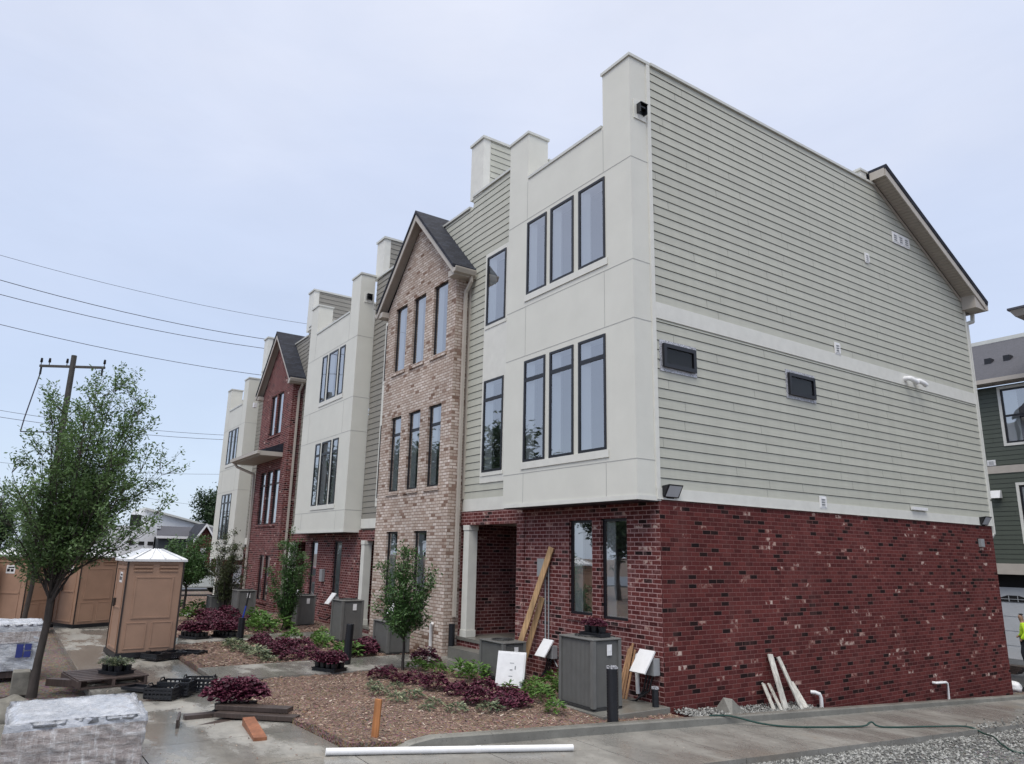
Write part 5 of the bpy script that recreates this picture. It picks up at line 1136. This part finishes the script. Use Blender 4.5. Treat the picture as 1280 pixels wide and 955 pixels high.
def fB(T):
    part('wall', M['grey_wall'], T, lambda m: m.box(-74, -68.6, 3.1, 8.6, -1, 3.25))
    part('roof', M['shingle_grey'], T, lambda m: m.hexa([(-68.3, 2.9, 3.26), (-68.3, 8.8, 3.26), (-71.5, 8.8, 4.2), (-71.5, 3.3, 4.2)], [(-68.3, 2.9, 3.4), (-68.3, 8.8, 3.4), (-71.5, 8.8, 4.35), (-71.5, 3.3, 4.35)]))
    part('fascia', M['white'], T, lambda m: m.box(-68.29, -68.2, 2.85, 8.8, 3.12, 3.36))
    w_ = part('window', M['white'], T, lambda m: m.box(-68.6, -68.52, 5.65, 6.5, 2.3, 2.85)); part('pane', M['dark'], w_, lambda m: m.box(-68.52, -68.49, 5.75, 6.4, 2.42, 2.74))
simple_house('building', 'dark grey building with low shingled roof in front of the white one, far left', fB)
def fC(T):
    part('wall', M['brick_red'], T, lambda m: (m.prism([(-65, 5.75, -1), (-65, 7.3, -1), (-65, 7.3, 3.0), (-65, 6.5, 4.3), (-65, 5.75, 3.0)], (-5, 0, 0)), m.box(-70, -66.5, 7.31, 10.5, -1, 3.2)))
    part('roof', M['shingle'], T, lambda m: (m.hexa([(-64.7, 7.55, 2.8), (-64.7, 6.5, 4.42), (-70, 6.5, 4.42), (-70, 7.55, 2.8)], [(-64.7, 7.6, 2.95), (-64.7, 6.5, 4.58), (-70, 6.5, 4.58), (-70, 7.6, 2.95)]), m.hexa([(-64.7, 5.5, 2.8), (-64.7, 6.5, 4.42), (-70, 6.5, 4.42), (-70, 5.5, 2.8)], [(-64.7, 5.45, 2.95), (-64.7, 6.5, 4.58), (-70, 6.5, 4.58), (-70, 5.45, 2.95)])))
    part('rake_trim', M['white'], T, lambda m: (m.hexa([(-64.69, 7.55, 2.7), (-64.69, 6.5, 4.3), (-64.6, 6.5, 4.3), (-64.6, 7.55, 2.7)], [(-64.69, 7.6, 2.93), (-64.69, 6.5, 4.55), (-64.6, 6.5, 4.55), (-64.6, 7.6, 2.93)]), m.hexa([(-64.69, 5.5, 2.7), (-64.69, 6.5, 4.3), (-64.6, 6.5, 4.3), (-64.6, 5.5, 2.7)], [(-64.69, 5.45, 2.93), (-64.69, 6.5, 4.55), (-64.6, 6.5, 4.55), (-64.6, 5.45, 2.93)])))
    part('window', M['white'], T, lambda m: m.box(-64.99, -64.94, 6.25, 6.75, .7, 2.3)); part('downspout', M['white'], T, lambda m: m.box(-64.99, -64.9, 7.2, 7.29, -1, 2.75))
simple_house('house', 'small red brick house with white trimmed gable at the far left end of the row', fC)
def fD(T):
    Yw = 22; f = fy(Yw)
    mb = MB(); siding(mb, f, -14, 12, 2.39, 9.1, [(-3.2, -1.3, 6.85, 8.95), (-3.0, -1.2, 3.2, 5.25)]); mb.build('siding', [M['green_siding'], M['dark']], T)
    part('wall_core', M['dark'], T, lambda m: (m.quad((-14, 22.5, -1.2), (12, 22.5, -1.2), (12, 22.5, 9.1), (-14, 22.5, 9.1)), m.quad((-14, 22, 2.0), (12, 22, 2.0), (12, 24, 2.0), (-14, 24, 2.0))))
    def tr_(m):
        slab(m, f, -14, 12, 5.74, 6.02, -.01, .03); slab(m, f, -14, 12, 2.0, 2.39, -.3, .03)
    part('trim_band', M['trim_beige'], T, tr_)
    for a, b, c, d in ((-3.2, -1.3, 6.85, 8.95), (-3.0, -1.2, 3.2, 5.25)):
        def wf(m): slab(m, f, a - .1, a, c - .1, d + .1, 0, .04); slab(m, f, b, b + .1, c - .1, d + .1, 0, .04); slab(m, f, a, b, c - .1, c, 0, .04); slab(m, f, a, b, d, d + .1, 0, .04)
        part('window_trim', M['trim'], T, wf); window(T, f, a, b, c, d, -.03, transom=(c + d) / 2, fw=.07, mull=[(a + b) / 2])
    part('roof', M['shingle_grey'], T, lambda m: m.hexa([(-15, 21.5, 9.22), (12, 21.5, 9.22), (12, 26.5, 12.0), (-15, 26.5, 12.0)], [(-15, 21.5, 9.32), (12, 21.5, 9.32), (12, 26.5, 12.1), (-15, 26.5, 12.1)]))
    part('ridge_cap', M['coping'], T, lambda m: m.box(-15, 12, 26.4, 26.7, 12.05, 12.22))
    part('gutter', M['trim_beige'], T, lambda m: m.box(-15, 12, 21.36, 21.49, 9.14, 9.30)); part('soffit', M['soffit'], T, lambda m: m.box(-15, 12, 21.5, 21.97, 9.12, 9.16))
    for x in (-4.05, -3.35): part('roof_vent', M['black'], T, lambda m: m.box(x - .12, x + .12, 23.4, 23.75, 10.3, 10.62))
    small_vent(T, f, -3.82, 6.15, .3, .22); part('vent_hood', M['white'], T, lambda m: m.hexa([(-3.95, 21.98, 4.8), (-3.6, 21.98, 4.8), (-3.6, 21.75, 4.8), (-3.95, 21.75, 4.8)], [(-3.95, 21.98, 5.1), (-3.6, 21.98, 5.1), (-3.6, 21.85, 5.08), (-3.95, 21.85, 5.08)]))
    for x0 in (-9.4, -4.55):
        def gd(m):
            m.box(x0, x0 + 4.6, 22.42, 22.48, -1.1, 1.52)
            for k in range(4): m.box(x0 + .02, x0 + 4.58, 22.405, 22.419, -1.08 + .52 * k, -.60 + .52 * k)
        d = part('garage_door', M['garage'], T, gd)
        for g_ in range(4):
            gx = x0 + .25 + g_ * 1.12
            part('door_lite', M['dark'], d, lambda m: m.prism([(gx, 22.40, 1.0), (gx + .9, 22.40, 1.0), (gx + .9, 22.40, 1.14), (gx + .65, 22.40, 1.23), (gx + .25, 22.40, 1.23), (gx, 22.40, 1.14)], (0, -.01, 0)))
            part('lite_bar', M['garage'], d, lambda m: (m.box(gx, gx + .9, 22.375, 22.389, 1.09, 1.105), m.box(gx + .29, gx + .31, 22.37, 22.374, 1.0, 1.22), m.box(gx + .59, gx + .61, 22.37, 22.374, 1.0, 1.22)))
    part('upper_eave', M['trim_beige'], T, lambda m: m.hexa([(-1.50, 19.7, 11.0), (8, 19.7, 11.0), (8, 24, 11.0), (-1.50, 24, 11.0)], [(-1.62, 19.55, 11.22), (8, 19.55, 11.22), (8, 24, 11.22), (-1.62, 24, 11.22)]))
    part('upper_roof', M['shingle_grey'], T, lambda m: m.box(-1.66, 8, 19.5, 24, 11.222, 11.30)); part('upper_wall', M['green_siding'], T, lambda m: m.box(.6, 8, 20.4, 21.9, 2.4, 10.98))
simple_house('townhouse', 'dark green sided house with garage doors behind the end of the brick wall', fD)
slab_panels('driveway', [(-14, 10, 14.2 + 2.6 * i, 16.8 + 2.6 * i) for i in range(3)], lambda x, y: al(y) - .02, M['asphalt'])
slab_panels('road', [(-58, -38, -60 + 8 * i, -52 + 8 * i) for i in range(17)], lambda x, y: -.02 if y < 2 else groundz(x, y) + .1, M['asphalt'], gap=0)
# distant car
def car(loc, rz, label, paint):
    T = thing('parked_car', label, 'car', loc, rz); mb = MB()
    prof = [(-2.2, .35), (2.2, .35), (2.25, .75), (1.25, .95), (.55, 1.42), (-1.1, 1.45), (-1.9, 1.0), (-2.25, .9)]
    mb.prism([(x, -.86, z) for x, z in prof], (0, 1.72, 0)); mb.build('body', paint, T, .06, world=False)
    mb = MB()
    for s in (-1, 1): mb.prism([(x, s * .862, z) for x, z in [(1.0, .97), (.5, 1.34), (-1.0, 1.37), (-1.6, 1.0)]], (0, s * .006, 0))
    mb.hexa([(1.28, -.75, .96), (1.28, .75, .96), (1.22, .75, .98), (1.22, -.75, .98)], [(.62, -.68, 1.39), (.62, .68, 1.39), (.56, .68, 1.41), (.56, -.68, 1.41)]); mb.build('window', M['dark'], T, world=False)
    for x in (-1.4, 1.4):
        for s in (-1, 1):
            mb = MB(); mb.tube([(x, s * .70, .33), (x, s * .88, .33)], .33, 18); w_ = mb.build('wheel', M['plastic_black'], T, world=False)
            mb = MB(); mb.tube([(x, s * .87, .33), (x, s * .89, .33)], .19, 12); mb.build('rim', M['coping'], w_, world=False)
    for s in (-1, 1):
        mb = MB(); mb.box(-2.27, -2.2, s * .7 - .12, s * .7 + .12, .72, .88); mb.build('tail_light', M['red_light'], T, world=False)
        mb = MB(); mb.box(2.2, 2.26, s * .65 - .15, s * .65 + .15, .62, .75); mb.build('headlight', M['lens'], T, world=False)
M['red_light'] = simple('red_lamp_plastic', (.45, .02, .02), .3, .05); M['car_white'] = simple('white_paint', (.72, .73, .76), .2, .03); M['car_red'] = simple('dark_red_paint', (.22, .02, .02), .2, .05)
car((-34.0, -.5, -.05), math.pi / 2, 'white parked car behind the small tree at the far end of the row', M['car_white'])
car((-33.5, -5.2, -.05), math.pi / 2, 'dark red parked car mostly hidden behind the near porta potty', M['car_red'])
# lawn strip by the far kerb
grid('lawn', rng(-32.5, -30.3, .5), rng(-6, 6, .5), lambda x, y: groundz(x, y) + .05, M['lawn'])
# far trees
FT = tree('broad_tree', 'far green tree rising behind the little brick house', (-84, 11.5, -.5), 51, 9.0, 3, .22, (0, 0), 26, 3.2, .32, .42, 7, M['leaf_far'], low=.35, wide_at=.6)
for (x, y, s, lb) in ((-62, -9.5, .62, 'dark tree behind the porta potties at the left edge'), (-66, -5.2, .55, 'dark tree left of the white building, seen through the leafy tree')):
    dup(FT, (x, y, -.3), x, lb, None, s)
for (x, y, s) in ((-24, -21, .85), (-33, -19.5, 1.2), (-42, -18, 1.15), (-52, -18, 1.25), (-62, -20.5, 1.35), (-14, -26, .8)):
    dup(FT, (x, y, -.3), y, 'tall tree across the street, mirrored in the front windows', 'trees across the street', s)
# person
PT = thing('person', 'person in a bright yellow green jacket and dark trousers walking by the garage doors', 'person', (-2.50, 19.5, -.98), math.radians(200))
def skin(name, verts, edges, radii, mat, root=0, sub=2):
    me = bpy.data.meshes.new(name); me.from_pydata(verts, edges, []); o = bpy.data.objects.new(name, me); C.objects.link(o); o.parent = PT
    md = o.modifiers.new('skin', 'SKIN'); md.use_smooth_shade = True
    for i, r in enumerate(radii): r = r if isinstance(r, tuple) else (r, r); me.skin_vertices[0].data[i].radius = r; me.skin_vertices[0].data[i].use_root = (i == root)
    o.modifiers.new('sub', 'SUBSURF').levels = sub; o.modifiers['sub'].render_levels = sub; me.materials.append(mat); return o
M['skin'] = simple('skin', (.32, .19, .13), .6, .05); M['hivis'] = simple('hivis_jacket', (.50, .75, .02), .6, .08, 10); M['trouser'] = simple('dark_trousers', (.012, .014, .022), .8, .1); M['hair'] = simple('dark_hair', (.012, .011, .011), .6, .1)
V = [(0, 0, .95), (0, 0, 1.15), (.01, 0, 1.36), (.02, 0, 1.47), (.04, 0, 1.55), (.055, 0, 1.64), (.05, 0, 1.72),
     (.0, .19, 1.40), (-.05, .25, 1.14), (.10, .24, .93), (.14, .23, .86), (.0, -.19, 1.40), (.02, -.25, 1.12), (.18, -.21, 1.00), (.25, -.19, .96),
     (.0, .09, .90), (.10, .10, .50), (.02, .10, .08), (.16, .10, .03), (.0, -.09, .90), (-.04, -.10, .50), (-.22, -.10, .12), (-.10, -.11, .03)]
E_ = [(0, 1), (1, 2), (2, 3), (3, 4), (4, 5), (5, 6), (2, 7), (7, 8), (8, 9), (9, 10), (2, 11), (11, 12), (12, 13), (13, 14), (0, 15), (15, 16), (16, 17), (17, 18), (0, 19), (19, 20), (20, 21), (21, 22)]
Rr = [(.13, .15), (.12, .14), (.12, .17), .055, (.085, .075), (.10, .08), (.07, .065), .065, .05, .038, .03, .065, .05, .038, .03, .09, .065, .05, .04, .09, .065, .05, .04]
skin('body', V, E_, Rr, M['skin'])
k_ = [0, 1, 2, 7, 8, 9, 11, 12, 13]; mpv = {v: i for i, v in enumerate(k_)}
skin('jacket', [V[i] for i in k_] + [(.015, 0, 1.45)], [(mpv[a], mpv[b]) for a, b in E_ if a in mpv and b in mpv] + [(2, 9)], [(.165, .19), (.155, .18), (.15, .20), .09, .072, .056, .09, .072, .056, .075], M['hivis'])
k2 = [0, 15, 16, 17, 19, 20, 21]; mp2 = {v: i for i, v in enumerate(k2)}
skin('trousers', [V[i] for i in k2], [(mp2[a], mp2[b]) for a, b in E_ if a in mp2 and b in mp2], [(.15, .165), .115, .085, .07, .115, .085, .07], M['trouser'])
skin('cap', [(.035, 0, 1.70), (.03, 0, 1.755)], [(0, 1)], [(.115, .095), (.09, .08)], M['hair'])
rock((-.74, 13.95, -.84), .20, 'crumpled white bag on the ground behind the brick wall end', 6, 'white_bag', 'bag', 'white')
obj('plank_stack', 'low stack of dark boards on the driveway beside the walking person', 'boards', M['wood_wet'], lambda m: [m.box(-3.6 + .03 * k, -1.9 + .05 * k, 17 + .02 * k, 17.5, -.90 + .05 * k, -.86 + .05 * k) for k in range(5)])
